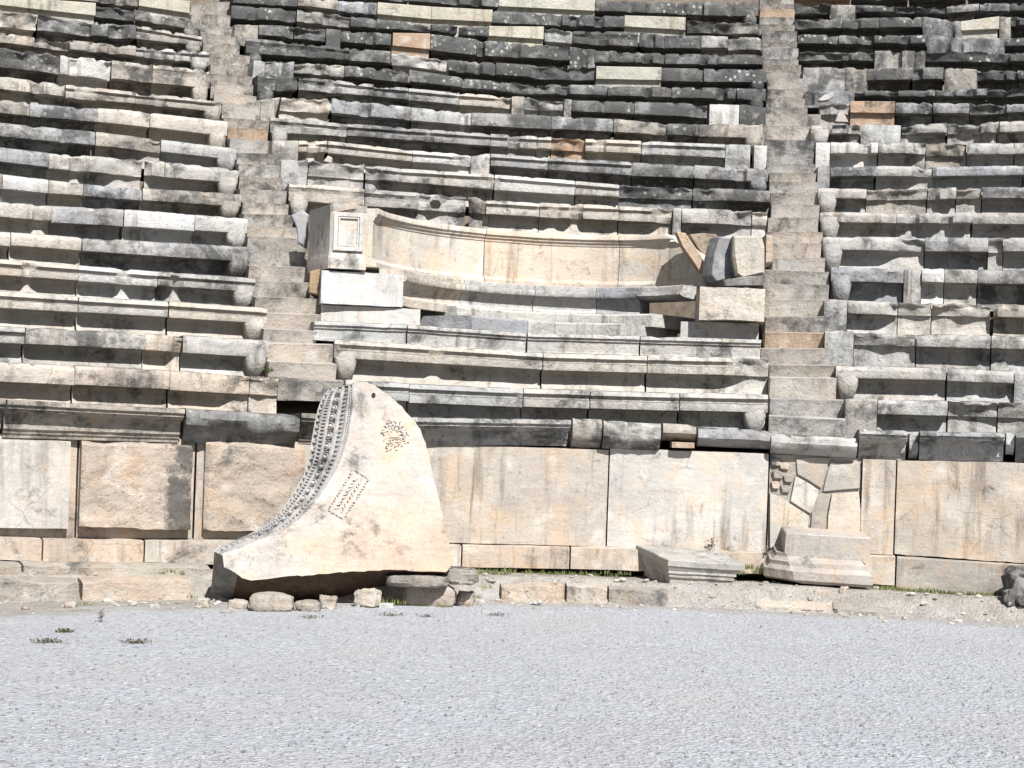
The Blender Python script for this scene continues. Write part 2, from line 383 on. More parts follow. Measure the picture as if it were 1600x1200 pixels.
def seat_row(section, idx, start, pts, segs, below=None, zb=None):
    """segs: (x_end, code)"""
    nseg = len([s for s in segs if s[1] != '-'])
    x0 = start; k = 0
    for (x1, code) in segs:
        if code == '-': x0 = x1; continue
        k += 1
        A = on_cone(x0, interp(pts, x0)); B = on_cone(x1, interp(pts, x1))
        if zb is None:
            ha = A.z-on_cone(x0, interp(below, x0)).z; hb = B.z-on_cone(x1, interp(below, x1)).z
        else: ha, hb = A.z-zb, B.z-zb
        ha, hb = max(.2, ha), max(.2, hb)
        ax = (B-A).normalized(); gap = random.uniform(.001, .005)
        A2 = A+ax*gap; B2 = B-ax*gap; dz = random.uniform(-.006, .006); A2.z += dz; B2.z += dz
        dd = Vector((ax.x, ax.y, 0)).normalized(); out = Vector((dd.y, -dd.x, 0)); sh = random.uniform(-.012, .012); A2 += out*sh; B2 += out*sh
        seed = random.uniform(0, 60); ch = code[0]; fl = code[1:]
        ymid = interp(pts, (x0+x1)/2)
        high = max(0, min(1, (230-ymid)/150))
        ol = random.uniform(.135, .155)+.08*high; lf = {'left': .44, 'middle': .46, 'right': .36}[section]+random.uniform(-.02, .02)
        if ch in 'DS': ol += .04+.05*high
        Ln = (B2-A2).length
        dents = []
        pb = .035+.15*high; cells = [random.uniform(.35, .95) if random.random() < pb else 0 for _ in range(30)]
        if 'h' in fl: dents = [Ln*random.uniform(.45, .7)] if 'f' not in fl else [Ln*.18]
        def dm(s, L_, cells=cells, fl=fl, seed=seed, dents=dents, high=high, ch=ch):
            d = 0.0
            nz = noise.noise(Vector((s*1.5, seed, 0)))*.18
            if 'b' in fl or 'k' in fl: d = 1
            if 'r' in fl: d = max(d, min(1, max(0, (s-L_*(.62+nz))/(L_*.22))))
            if 'l' in fl: d = max(d, min(1, max(0, (L_*(.38+nz)-s)/(L_*.22))))
            for c in dents: d = max(d, min(1, max(0, 1-abs(s-c)/.07)*1.6))
            if 'q' not in fl: d = max(d, cells[int(s/.13) % 30])
            if 'q' not in fl and 'f' not in fl: d = max(d, .5*max(0, 1-min(s, L_-s)/.03)*max(0, .5+noise.noise(Vector((seed, s, 1)))))
            return d
        amp = .004 if 'q' in fl else (.028 if 'k' in fl else .006+.008*high)
        v, f = sweep(A2, B2, ha, hb, seat_profile(fl, ol, lf, .86, seed, 0, dm), .045, rough_warp(seed, amp, .0 if 'q' in fl else .018+.03*high))
        col = colour(ch, dark=.14*high if ch in 'BGSCDP' else 0, mixk=0 if ch in 'ROWD' else .32)
        mid = (A2+B2)/2; mid = Vector((mid.x, mid.y, mid.z-ha))-out*.3
        state = ('rough broken ' if 'k' in fl else 'broken-lipped ' if 'b' in fl else 'plain-faced ' if 'n' in fl else 'chipped ' if ('r' in fl or 'l' in fl) else '')
        kk = nseg-k if section == 'left' else k-1
        fromw = 'the left stairway' if section == 'middle' else 'the stairway'
        rowtxt = ORD[idx-1]+' row up' if not (section == 'middle' and idx > 3) else ORD[idx-4]+' row above the exedra'
        lab = f"{CN[ch]} {state}seat block, {ORD[kk]} from {fromw}, {rowtxt}"+('' if section == 'middle' and idx > 3 else f", {section} section")
        if nseg and ('f' in fl or 'e' in fl):
            root = bpy.data.objects.new('seat_block', None); C.objects.link(root); root.location = mid
            v = [p-mid for p in v]
            link('bench_stone', v, f, STONE, root, col)
            P = (B2-dd*.125 if 'f' in fl else A2+dd*.125)
            fv, ff = foot_mesh(P, dd, out, hb if 'f' in fl else ha, lf, ol, .2)
            link('carved_foot', [p-mid for p in fv], ff, STONE, root, (col[0]*1.05, col[1]*1.05, col[2]*1.05, max(0, col[3]-.15)))
        else:
            root = link('seat_block', [p-mid for p in v], f, STONE, None, col); root.location = mid
        tag(root, lab, 'seat block', f'seat blocks of the {section} section')
        x0 = x1
ROWS = {'left': [
 (-80, [(-80, 560), (0, 564), (118, 570), (267, 578), (437, 589)], [(118, 'P'), (267, 'P'), (392, 'Pr'), (437, 'Pk')]),
 (-80, [(-80, 504), (0, 509), (400, 529), (421, 531)], [(41, 'Gm'), (228, 'B'), (286, 'Pr'), (421, 'Gf')]),
 (-80, [(-80, 448), (0, 454), (265, 470), (418, 481)], [(124, 'Cm'), (265, 'Cm'), (418, 'Cmf')]),
 (-80, [(-80, 397), (0, 403), (124, 413), (247, 423), (400, 434)], [(124, 'Cmh'), (247, 'Wmh'), (400, 'Gmhf')]),
 (-80, [(-80, 355), (0, 361), (129, 371), (392, 386)], [(18, 'C'), (129, 'C'), (392, 'Sf')]),
 (-80, [(-80, 308), (0, 314), (82, 320), (90, 317), (195, 325), (305, 334), (388, 340)], [(82, 'C'), (195, 'S'), (305, 'W'), (388, 'Gf')]),
 (-80, [(-80, 262), (0, 270), (76, 279), (131, 286), (223, 294), (377, 303)], [(5, 'B'), (76, 'W'), (131, 'C'), (223, 'S'), (377, 'Bf')]),
 (-80, [(-80, 220), (0, 227), (78, 238), (223, 246), (258, 252), (373, 264)], [(78, 'S'), (225, 'Gr'), (258, 'Gl'), (373, 'Gf')]),
 (-80, [(-80, 182), (0, 190), (150, 204), (252, 217), (370, 231)], [(150, 'S'), (252, 'Br'), (370, 'Gf')]),
 (-80, [(-80, 145), (0, 154), (47, 160), (153, 168), (165, 168), (235, 174), (356, 188)], [(47, 'B'), (153, 'S'), (235, 'C'), (356, 'Cf')]),
 (-80, [(-80, 108), (0, 118), (103, 131), (212, 143), (348, 156)], [(103, 'Cl'), (212, 'Cm'), (348, 'Bmf')]),
 (-80, [(-80, 64), (0, 74), (95, 84), (175, 92), (239, 99), (318, 104), (329, 108)], [(95, 'Sb'), (175, 'Wr'), (239, 'Bm'), (329, 'Cmf')]),
 (-80, [(-80, 40), (0, 50), (55, 57), (110, 62), (213, 71), (328, 80)], [(55, 'C'), (110, 'Bb'), (213, 'B'), (328, 'Gmf')]),
 (-80, [(-80, 4), (0, 13), (59, 20), (143, 33), (213, 38), (316, 56)], [(59, 'Ck'), (143, 'Sb'), (213, 'S'), (316, 'Bmf')]),
 (-80, [(-80, -12), (0, -5), (150, 5), (213, 15), (313, 31)], [(150, 'Oq'), (211, 'Dk'), (313, 'Bf')]),
 (-80, [(-80, -36), (0, -28), (217, -8), (297, 2)], [(100, 'C'), (217, 'B'), (297, 'Oq')])],
'middle': [
 (540, [(540, 593), (590, 596), (800, 606), (1063, 613), (1201, 616)], [(640, 'Gm'), (819, 'Gm'), (923, 'Gm'), (1063, 'Gm'), (1201, 'Gmf')]),
 (523, [(523, 529), (800, 549), (1012, 555), (1203, 560)], [(849, 'Cme'), (1012, 'Cm'), (1203, 'Cmr')]),
 (491, [(491, 501), (636, 507), (800, 519), (1190, 530)], None),
 (452, [(452, 285), (571, 294), (738, 305), (760, 311), (844, 316), (968, 321), (1052, 324), (1200, 328)],
  [(571, 'Cme'), (730, 'Gmr'), (760, 'Bb'), (844, 'Cm'), (968, 'Cm'), (1052, 'Pmr'), (1066, 'Gn'), (1176, 'Gr'), (1200, 'Wk')]),
 (441, [(441, 250), (478, 248), (571, 255), (625, 262), (773, 271), (899, 281), (968, 287), (1085, 291), (1204, 297)],
  [(483, 'Gn'), (571, 'Gk'), (625, 'Gml'), (773, 'Gm'), (899, 'Wm'), (968, 'Gm'), (1083, 'Dbm'), (1204, 'Dl')]),
 (426, [(426, 219), (513, 219), (645, 234), (735, 241), (768, 239), (857, 245), (987, 252), (1083, 257), (1201, 264)],
  [(468, 'Bn'), (513, 'Cm'), (645, 'Cm'), (737, 'Wmr'), (767, 'Gn'), (857, 'Sm'), (988, 'Sm'), (1085, 'D'), (1201, 'Sf')]),
 (423, [(423, 181), (543, 192), (767, 208), (862, 213), (915, 216), (1003, 219), (1134, 224), (1200, 226)],
  [(543, 'Gme'), (767, 'Sm'), (840, 'Gm'), (862, 'Cm'), (915, 'Rb'), (1003, 'Cm'), (1134, 'Gm'), (1173, 'Gn'), (1179, '-'), (1199, 'Wn')]),
 (411, [(411, 155), (440, 150), (518, 152), (643, 166), (737, 175), (862, 180), (959, 184), (1043, 192), (1093, 193), (1193, 192)],
  [(440, 'Cn'), (518, 'Pk'), (643, 'S'), (737, 'G'), (862, 'S'), (959, 'S'), (1043, 'Br'), (1093, 'D'), (1193, 'Bf')]),
 (403, [(403, 116), (465, 118), (584, 131), (718, 143), (807, 150), (882, 155), (992, 158), (1106, 161), (1156, 162), (1196, 168)],
  [(467, 'Dmre'), (584, 'Gm'), (639, 'Sm'), (718, 'Gm'), (800, 'Cmr'), (820, 'Bn'), (882, 'Gk'), (894, 'Gn'), (992, 'D'), (1106, 'Dr'), (1109, '-'), (1156, 'Wn'), (1196, 'Dn')]),
 (397, [(397, 94), (463, 95), (539, 101), (639, 108), (722, 121), (834, 130), (950, 133), (1050, 135), (1197, 137)],
  [(415, 'Gn'), (461, 'Sn'), (539, 'Bl'), (639, 'Dr'), (722, 'D'), (834, 'Dr'), (950, 'Dl'), (1050, 'D'), (1152, 'D'), (1197, 'Df')]),
 (385, [(385, 58), (400, 59), (546, 74), (611, 79), (700, 92), (775, 97), (837, 101), (932, 103), (1034, 105), (1100, 106), (1198, 107)],
  [(546, 'Dme'), (611, 'D'), (700, 'Wk'), (775, 'D'), (837, 'D'), (932, 'Db'), (1034, 'Oq'), (1100, 'D'), (1198, 'Df')]),
 (367, [(367, 37), (405, 37), (461, 40), (533, 46), (612, 51), (673, 52), (745, 60), (800, 66), (890, 72), (930, 77), (1040, 82), (1195, 84)],
  [(405, 'Bn'), (461, 'Dr'), (510, 'Dk'), (533, 'Dn'), (612, 'D'), (614, '-'), (673, 'Rq'), (745, 'D'), (800, 'D'), (890, 'Dr'), (930, 'Dn'), (953, 'D'), (993, 'D'), (1040, 'D'), (1122, 'D'), (1195, 'D')]),
 (362, [(362, 8), (400, 10), (464, 14), (548, 24), (675, 37), (719, 37), (764, 41), (850, 42), (896, 47), (998, 48), (1038, 54), (1138, 56), (1190, 57)],
  [(464, 'Dr'), (548, 'Br'), (589, 'D'), (675, 'Dr'), (717, 'Dr'), (764, 'Dl'), (850, 'Oq'), (896, 'Gb'), (998, 'Dm'), (1038, 'D'), (1096, 'D'), (1138, 'G'), (1190, 'Gl')]),
 (365, [(365, -12), (466, -6), (529, 0), (590, 3), (675, 10), (770, 15), (879, 21), (976, 24), (1072, 27), (1120, 33), (1186, 32)],
  [(466, 'D'), (529, 'B'), (590, 'S'), (675, 'Oq'), (770, 'Oq'), (879, 'D'), (976, 'D'), (1072, 'Oq'), (1120, 'Db'), (1186, 'Bb')]),
 (362, [(362, -32), (466, -28), (640, -20), (780, -9), (930, 0), (1030, 2), (1186, 2)],
  [(466, 'D'), (560, 'D'), (640, 'D'), (780, 'D'), (930, 'Oq'), (1010, 'D'), (1100, 'D'), (1186, 'Df')])],
'right': [
 (1321, [(1321, 622), (1450, 624), (1680, 630)], [(1372, 'Bn'), (1482, 'G'), (1560, 'Gb'), (1680, 'Bb')]),
 (1306, [(1306, 570), (1450, 573), (1680, 582)], [(1480, 'Ge'), (1585, 'G'), (1680, 'Gn')]),
 (1289, [(1289, 516), (1680, 528)], [(1335, 'Gn'), (1432, 'Gb'), (1549, 'G'), (1680, 'G')]),
 (1288, [(1288, 467), (1404, 470), (1548, 474), (1680, 478)], [(1325, 'Gn'), (1404, 'Gr'), (1456, 'Cb'), (1549, 'Cbh'), (1552, '-'), (1680, 'Ch')]),
 (1299, [(1299, 416), (1441, 419), (1680, 423)], [(1413, 'Se'), (1441, 'Gn'), (1476, 'W'), (1528, 'G'), (1680, 'S')]),
 (1286, [(1286, 368), (1680, 371)], [(1446, 'Ger'), (1545, 'S'), (1568, 'Gb'), (1680, 'G')]),
 (1281, [(1281, 329), (1402, 332), (1519, 330), (1680, 332)], [(1402, 'Ge'), (1519, 'G'), (1680, 'G')]),
 (1278, [(1278, 293), (1355, 294), (1450, 292), (1680, 290)], [(1355, 'Ge'), (1450, 'Bb'), (1495, 'G'), (1535, 'Bk'), (1680, 'S')]),
 (1278, [(1278, 260), (1369, 258), (1458, 260), (1680, 257)], [(1298, 'Sn'), (1369, 'S'), (1458, 'Gr'), (1600, 'S'), (1680, 'S')]),
 (1275, [(1275, 221), (1511, 222), (1680, 222)], [(1298, 'Wn'), (1373, 'W'), (1447, 'Gr'), (1511, 'Bk'), (1585, 'G'), (1680, 'G')]),
 (1268, [(1268, 194), (1345, 193), (1408, 195), (1481, 191), (1533, 191), (1562, 188), (1680, 184)], [(1345, 'Gre'), (1408, 'Gn'), (1411, '-'), (1481, 'Gl'), (1533, 'Gb'), (1562, 'Gr'), (1680, 'G')]),
 (1282, [(1282, 158), (1329, 158), (1458, 159), (1573, 161), (1680, 161)], [(1329, 'Gk'), (1399, 'Rq'), (1458, 'Sr'), (1515, 'S'), (1573, 'Db'), (1680, 'S')]),
 (1258, [(1258, 141), (1336, 141), (1407, 141), (1463, 139), (1543, 137), (1680, 134)], [(1336, 'Sn'), (1404, 'Dr'), (1463, 'D'), (1543, 'D'), (1680, 'Dk')]),
 (1255, [(1255, 104), (1322, 104), (1355, 106), (1426, 104), (1475, 104), (1526, 108), (1680, 110)], [(1322, 'Sn'), (1355, 'Bn'), (1426, 'D'), (1475, 'D'), (1526, 'Bn'), (1590, 'Dl'), (1680, 'D')]),
 (1249, [(1249, 78), (1316, 78), (1430, 78), (1578, 80), (1680, 79)], [(1316, 'Dk'), (1367, 'Dr'), (1430, 'Gn'), (1446, 'Gn'), (1578, 'Db'), (1680, 'D')]),
 (1247, [(1247, 53), (1366, 54), (1448, 53), (1502, 58), (1570, 59), (1575, 51), (1680, 51)], [(1311, 'D'), (1366, 'Dr'), (1448, 'D'), (1502, 'Sn'), (1570, 'Sn'), (1680, 'D')]),
 (1242, [(1242, 29), (1317, 27), (1375, 26), (1441, 25), (1502, 33), (1505, 25), (1562, 25), (1600, 26), (1680, 25)], [(1317, 'Dl'), (1375, 'D'), (1441, 'D'), (1502, 'Sn'), (1562, 'Oq'), (1579, 'Bn'), (1680, 'D')]),
 (1240, [(1240, 5), (1337, 7), (1397, 8), (1480, 9), (1483, 4), (1680, 4)], [(1298, 'Dk'), (1337, 'Bn'), (1397, 'D'), (1432, 'Db'), (1480, 'Db'), (1531, 'S'), (1578, 'S'), (1680, 'D')]),
 (1240, [(1240, -18), (1680, -20)], [(1330, 'R'), (1420, 'D'), (1510, 'D'), (1680, 'D')])]}
for sec, rows in ROWS.items():
    for i, (st, pts, segs) in enumerate(rows):
        if segs is None: continue
        if i == 0: seat_row(sec, i+1, st, pts, segs, zb=1.86)
        elif sec == 'middle' and i == 3: seat_row(sec, i+1, st, pts, segs, zb=4.36)
        else: seat_row(sec, i+1, st, pts, segs, below=rows[i-1][1])

# ------------------------------------------------------------------ stairs
def boxy(pts4, depth, name, m, col, label, cat, group, amp=.008, step=.05, bev=.01, toe=0.0, dirv=None):
    """front quad TL TR BR BL given in the world, carried back by depth; front and top are gridded and worn"""
    TL, TR, BR, BL = pts4
    ax = (TR-TL); dd = Vector((ax.x, ax.y, 0)).normalized(); out = Vector((dd.y, -dd.x, 0))
    L_ = ax.length; H = (TL.z-BL.z+TR.z-BR.z)/2
    nu_ = max(2, int(L_/step)); nv_ = max(2, int(H/step)); nd = 3; v = []; f = []; seed = Vector((random.uniform(0, 90), 1, 2))
    def w(p, e=0):
        s = p+seed; return p+out*(amp*fr(s, 3)+amp*.5*fr(s, 12))+Vector((0, 0, amp*.5*fr(s, 5)))-out*e
    rows = []
    for j in range(nd):                                   # top, back to front
        fdep = depth*(1-j/nd)
        rows.append([(TL+ax*(i/nu_)-out*max(fdep, bev), 0) for i in range(nu_+1)])
    for j in range(nv_+1):
        t = j/nv_
        rows.append([(TL+ax*(i/nu_)+((BL+(BR-BL)*(i/nu_))-(TL+ax*(i/nu_)))*t+(Vector((0, 0, -bev)) if j == 0 else Vector((0, 0, 0)))+out*toe*t, 1) for i in range(nu_+1)])
    n = nu_+1
    for rw in rows:
        for i, (p, k) in enumerate(rw):
            q = w(p)
            if i in (0, nu_) and k: q = q-out*bev*.7
            v.append(q)
    m_ = len(rows)
    for j in range(m_-1):
        for i in range(nu_): a = j*n+i; f.append((a, a+n, a+n+1, a+1))
    # back bottom edge
    b0 = len(v)
    for i in range(n): v.append(BL+(BR-BL)*(i/nu_)-out*depth)
    for i in range(nu_): a = (m_-1)*n+i; f.append((a, b0+i, b0+i+1, a+1)); f.append((b0+i, i, i+1, b0+i+1))
    f.append(tuple([j*n for j in range(m_)][::-1]+[b0])[::-1]); f.append(tuple([j*n+nu_ for j in range(m_)]+[b0+nu_])[::-1])
    mid = (BL+BR)/2-out*depth*.5
    o = link(name, [p-mid for p in v], f, m, None, col); o.location = mid
    return tag(o, label, cat, group)
STL = [(1, -14, 298, 360), (5, 0, 300, 360), (19, 22, 300, 361), (35, 41, 313, 367), (49, 55, 314, 368), (62, 68, 318, 375), (77, 85, 325, 391), (97, 101, 330, 388), (112, 117, 328, 395),
       (122, 130, 330, 396), (140, 148, 335, 401), (158, 163, 348, 407), (181, 186, 350, 422), (197, 199, 358, 420), (213, 218, 360, 427), (236, 238, 372, 430),
       (253, 256, 374, 442), (273, 276, 375, 442), (292, 295, 376, 449), (313, 316, 380, 452), (331, 333, 382, 460), (350, 353, 388, 478), (366, 370, 388, 480),
       (390, 391, 388, 482), (412, 415, 390, 490), (437, 439, 398, 487), (461, 464, 400, 503), (486, 489, 413, 503), (511, 514, 413, 496), (533, 536, 420, 524), (562, 566, 421, 527),
       (588, 593, 436, 550), (619, 622, 436, 545)]
STL = STL[1:]
STR = [(-8, -8, 1188, 1241), (3, 4, 1189, 1248), (12, 12, 1188, 1242), (24, 25, 1187, 1240), (36, 36, 1185, 1242), (45, 46, 1191, 1246), (63, 63, 1190, 1246), (73, 73, 1192, 1248), (90, 90, 1193, 1248),
       (98, 99, 1192, 1252), (109, 109, 1198, 1255), (120, 120, 1200, 1256), (137, 137, 1200, 1256), (151, 151, 1198, 1258), (165, 166, 1194, 1262), (175, 176, 1176, 1283), (194, 195, 1190, 1268),
       (215, 217, 1195, 1272), (234, 234, 1199, 1272), (253, 254, 1199, 1275), (267, 268, 1203, 1276), (281, 282, 1203, 1278), (299, 299, 1205, 1279), (316, 317, 1206, 1281),
       (337, 337, 1201, 1280), (359, 360, 1199, 1286), (377, 377, 1208, 1284), (400, 400, 1208, 1290), (418, 422, 1192, 1296), (441, 442, 1193, 1296), (464, 466, 1196, 1292),
       (492, 492, 1197, 1290), (516, 518, 1196, 1291), (542, 542, 1190, 1290), (567, 568, 1203, 1308), (587, 588, 1204, 1308), (620, 623, 1204, 1323), (647, 653, 1202, 1322), (675, 680, 1200, 1325)]
SCL = 'B.BBBBBBBPGBRSBGBBCSPBGPBBPGPPBGG'.replace('.', 'B')
SCR = 'BSRSBSBSSBGBBBSBBSSSBGBGBPPGBSCSRBBCSGG'
def stairs(lst, cols, which):
    n = len(lst)
    for i in range(n-1):
        y0, y1, xa, xb = lst[i]; ny0, ny1, _, _ = lst[i+1]
        A = on_cone(xa, y0, .13); B = on_cone(xb, y1, .13)
        na = on_cone(xa, ny0, .13); nb = on_cone(xb, ny1, .13)
        bl = Vector((A.x, A.y, na.z-.03)); br = Vector((B.x, B.y, nb.z-.03))
        ch = cols[i % len(cols)]; c = colour(ch, .1); c = tuple(.38*q+.62*t_ for q, t_ in zip(c[:3], (.458, .432, .392)))+(c[3]*.6+.08,) if ch != 'R' else (.50, .38, .28, .1)
        k = n-2-i
        boxy([A, B, br, bl], .62, 'stair_step', STEPM, c, f"{CN[ch].replace('dark lichened','dark')} stone step, {ORD[k]} from the bottom of the {which} stairway", 'step', f'steps of the {which} stairway', amp=.008, bev=.024, toe=-.055)
stairs(STL, SCL, 'left'); stairs(STR, SCR, 'right')

# ------------------------------------------------------------------ podium wall
RW = 13.30
WC = {'W': (.54, .51, .465, .0), 'C': (.475, .43, .37, .05), 'P': (.475, .405, .335, .06)}
def wall_block(name, x0, x1, yt, yb, r, depth, ch, label, cat, group, m=SLABM, amp=.008, step=.06, bev=.008, al=None, **k):
    """yt, yb : (left, right) pixel rows of the top and bottom edge"""
    TL, TR = on_cyl(x0, yt[0], r), on_cyl(x1, yt[1], r); bl, br = on_cyl(x0, yb[0], r), on_cyl(x1, yb[1], r)
    BL = Vector((TL.x, TL.y, bl.z)); BR = Vector((TR.x, TR.y, br.z))
    ax = (TR-TL).normalized(); TL = TL+ax*.004; BL = BL+ax*.004; TR = TR-ax*.004; BR = BR-ax*.004
    c = WC.get(ch) or colour(ch)
    if al is not None: c = (*c[:3], al)
    return boxy([TL, TR, BR, BL], depth, name, m, c, label, cat, group, amp=amp, step=step, bev=bev, **k)
G_W = 'slabs of the podium wall'
# left: back frame then raised bosses
wall_block('wall_slab', -90, 122, (672, 682), (838, 842), RW+.03, .3, 'C', 'plain cream wall slab framing the smooth raised panel at the far left', 'wall slab', G_W)
wall_block('wall_slab', 124, 306, (680, 686), (840, 842), RW+.03, .3, 'P', 'peach wall slab behind the pitted boss with black-stained right edge', 'wall slab', G_W)
wall_block('wall_slab', 308, 500, (684, 690), (842, 846), RW+.03, .3, 'C', 'cream wall slab behind the rough boss next to the carved gable', 'wall slab', G_W)
wall_block('wall_slab', 502, 700, (690, 700), (846, 850), RW+.02, .3, 'C', 'cream wall slab mostly hidden behind the carved gable fragment', 'wall slab', G_W)
wall_block('wall_panel', -90, 112, (684, 689), (824, 826), RW-.07, .15, 'W', 'smooth grey-white raised wall panel with vertical streaks, far left', 'wall panel', 'raised bosses of the wall', m=MARB, amp=.006, al=.05, bev=.012)
wall_block('wall_panel', 128, 303, (690, 695), (822, 829), RW-.10, .2, 'P', 'pitted peach boss on the wall, black along its right edge', 'wall panel', 'raised bosses of the wall', m=EDGE, amp=.03, step=.035, al=.05, bev=.035)
wall_block('wall_panel', 322, 478, (688, 698), (828, 832), RW-.08, .2, 'P', 'pitted tan boss on the wall beside the carved gable', 'wall panel', 'raised bosses of the wall', m=RUST, amp=.03, step=.035, al=.15, bev=.04)
wall_block('wall_slab', 660, 952, (692, 702), (847, 854), RW, .3, 'C', 'long cream wall slab with orange rain streaks right of the gable', 'wall slab', G_W, amp=.006, al=.0)
wall_block('wall_slab', 953, 1202, (700, 708), (854, 862), RW-.005, .3, 'W', 'bright whitish wall slab behind the loose moulded block', 'wall slab', G_W, amp=.006, al=.02)
wall_block('wall_slab', 1348, 1401, (716, 718), (864, 868), RW-.02, .3, 'C', 'narrow upright cream slab right of the cracked patchwork', 'wall slab', G_W, amp=.006, al=.0)
wall_block('wall_slab', 1402, 1700, (718, 724), (866, 886), RW-.01, .3, 'C', 'long flaking cream wall slab at the far right', 'wall slab', G_W, amp=.018, al=.05)
# cracked patchwork
wall_block('wall_slab', 1203, 1347, (708, 714), (858, 866), RW+.032, .3, 'B', 'brown mortar bed behind the cracked patchwork of slabs', 'wall slab', G_W, m=RUST, amp=.012, al=.12)
def prism(name, pts, out, th, m, col, label=None, cat=None, group=None, parent=None, bev=.006, jit=0.0, mid=None):
    """front polygon (world, clockwise seen from the orchestra), small bevel, carried back along -out"""
    n = len(pts); c = sum(pts, Vector())/n; v = []; f = []
    for p in pts: v.append(p+(c-p).normalized()*bev)
    for p in pts: v.append(p-out*bev)
    for p in pts: v.append(p-out*th)
    f.append(tuple(range(n)))
    for i in range(n):
        j = (i+1) % n; f += [(i, n+i, n+j, j), (n+i, 2*n+i, 2*n+j, n+j)]
    f.append(tuple(reversed(range(2*n, 3*n))))
    f = [tuple(reversed(q)) for q in f]
    mid = mid or Vector((c.x, c.y, min(p.z for p in pts)))
    o = link(name, [p-mid for p in v], f, m, parent, col, smooth=False)
    if not parent: o.location = mid
    return tag(o, label, cat, group) if label else o
def wall_poly(px, r, th, ch, label, al=.05, name='wall_patch', m=SLABM):
    xm = sum(p[0] for p in px)/len(px); ym = sum(p[1] for p in px)/len(px)
    Cn = on_cyl(xm, ym, r); out = Vector((CX-Cn.x, CY-Cn.y, 0)).normalized()
    pts = []
    for x, y in px:
        d = ray(x, y); t = (Cn-EY).dot(out)/d.dot(out); pts.append(EY+d*t)
    c = colour(ch); prism(name, pts, out, th, m, (*c[:3], al), label, 'wall patch', 'broken pieces of the cracked slab')
wall_poly([(1244, 717), (1268, 714), (1296, 716), (1290, 740), (1283, 763), (1262, 750), (1246, 741)], RW-.0, .09, 'B', 'upper middle piece of the cracked wall slab, four-sided')
wall_poly([(1243, 744), (1262, 754), (1281, 767), (1274, 785), (1267, 803), (1250, 793), (1235, 783)], RW-.005, .09, 'C', 'slanting strip in the middle of the cracked wall slab')
wall_poly([(1203, 771), (1218, 776), (1236, 788), (1264, 806), (1262, 830), (1260, 858), (1203, 856)], RW-.005, .09, 'C', 'large lower left piece of the cracked wall slab')
wall_poly([(1298, 722), (1320, 724), (1343, 724), (1344, 745), (1343, 763), (1310, 766), (1286, 768), (1291, 745)], RW+.0, .09, 'B', 'upper right piece of the cracked wall slab, edged by deep cracks')
wall_poly([(1300, 772), (1342, 769), (1345, 800), (1345, 862), (1291, 862), (1294, 805)], RW-.005, .09, 'C', 'large lower right piece of the cracked wall slab')
wall_poly([(1270, 775), (1285, 770), (1298, 775), (1292, 803), (1288, 858), (1264, 858), (1268, 808)], RW+.0, .09, 'B', 'narrow brown piece between the two lower pieces of cracked slab')
for i, (x, y, s) in enumerate([(1212, 722, 8), (1226, 728, 9), (1216, 742, 9), (1232, 748, 8), (1212, 758, 7), (1228, 764, 8)]):
    wall_poly([(x-s, y-5), (x+s*.4, y-6), (x+s, y), (x+s*.6, y+6), (x-s*.7, y+5)], RW+.0, .09, 'BPB'[i % 3], ['topmost left', 'topmost right', 'middle left', 'middle right', 'lowest left', 'lowest right'][i]+' of six small rubble stones in the slab gap', al=.2, name='rubble_stone', m=RUST)
# plinth course
G_P = 'plinth stones along the wall foot'
for x0, x1, yt, yb, ch, lab in [(-90, 67, (834, 841), (872, 877), 'P', 'short peach plinth stone at the far left of the wall foot'),
      (68, 226, (841, 843), (877, 879), 'P', 'long plinth stone with a white scuffed end under the pitted boss'),
      (227, 400, (843, 844), (879, 883), 'C', 'tan plinth stone running behind the pointed end of the gable'),
      (401, 722, (844, 850), (883, 887), 'C', 'hidden plinth stone ending with a joint right of the gable'),
      (723, 891, (850, 853), (886, 889), 'P', 'peach plinth stone below the streaked wall slab'),
      (892, 1200, (853, 862), (889, 897), 'C', 'cream plinth stone behind the loose moulded block'),
      (1201, 1400, (862, 868), (900, 915), 'C', 'plinth stone behind the low stepped pedestal'),
      (1401, 1700, (869, 888), (922, 948), 'B', 'rough brownish plinth stone at the far right of the wall foot')]:
    wall_block('plinth_stone', x0, x1, yt, yb, RW-.09, .35, ch, lab, 'plinth stone', G_P, amp=.010, bev=.02, al=.08)
# steps and kerbs at ground level
G_K = 'stepping stones and kerbs before the wall'
for x0, x1, yt, yb, r, ch, lab, am in [
      (-90, 36, (878, 880), (912, 914), 12.93, 'B', 'worn step stone at the far left edge behind the kerb', .02),
      (37, 330, (880, 884), (914, 918), 12.93, 'B', 'long worn step stone behind the kerb left of the gable', .022),
      (-90, 126, (905, 906), (957, 955), 12.55, 'B', 'big rounded kerb stone at the far left', .026),
      (130, 300, (907, 902), (955, 950), 12.55, 'P', 'peach kerb stone left of the gable point', .022),
      (784, 884, (913, 912), (950, 950), 12.42, 'P', 'pinkish kerb stone above the scrap of white paper', .02),
      (886, 950, (912, 915), (950, 950), 12.42, 'C', 'short kerb stone in the middle of the low kerb', .02),
      (952, 1046, (917, 921), (950, 950), 12.42, 'B', 'low kerb stone left of the loose moulded block', .02),
      (1046, 1180, (939, 944), (966, 966), 12.42, 'B', 'flat ledge stone in front of the loose moulded block', .04),
      (1182, 1300, (938, 943), (966, 966), 12.42, 'C', 'flat ledge stone in front of the stepped pedestal', .04),
      (1302, 1404, (943, 950), (970, 972), 12.42, 'B', 'last flat ledge stone right of the stepped pedestal', .04)]:
    wall_block('kerb_stone', x0, x1, yt, yb, r, .42, ch, lab, 'kerb stone', G_K, m=RUST, amp=am, step=.04, bev=.03 if am < .03 else .07, al=.08)
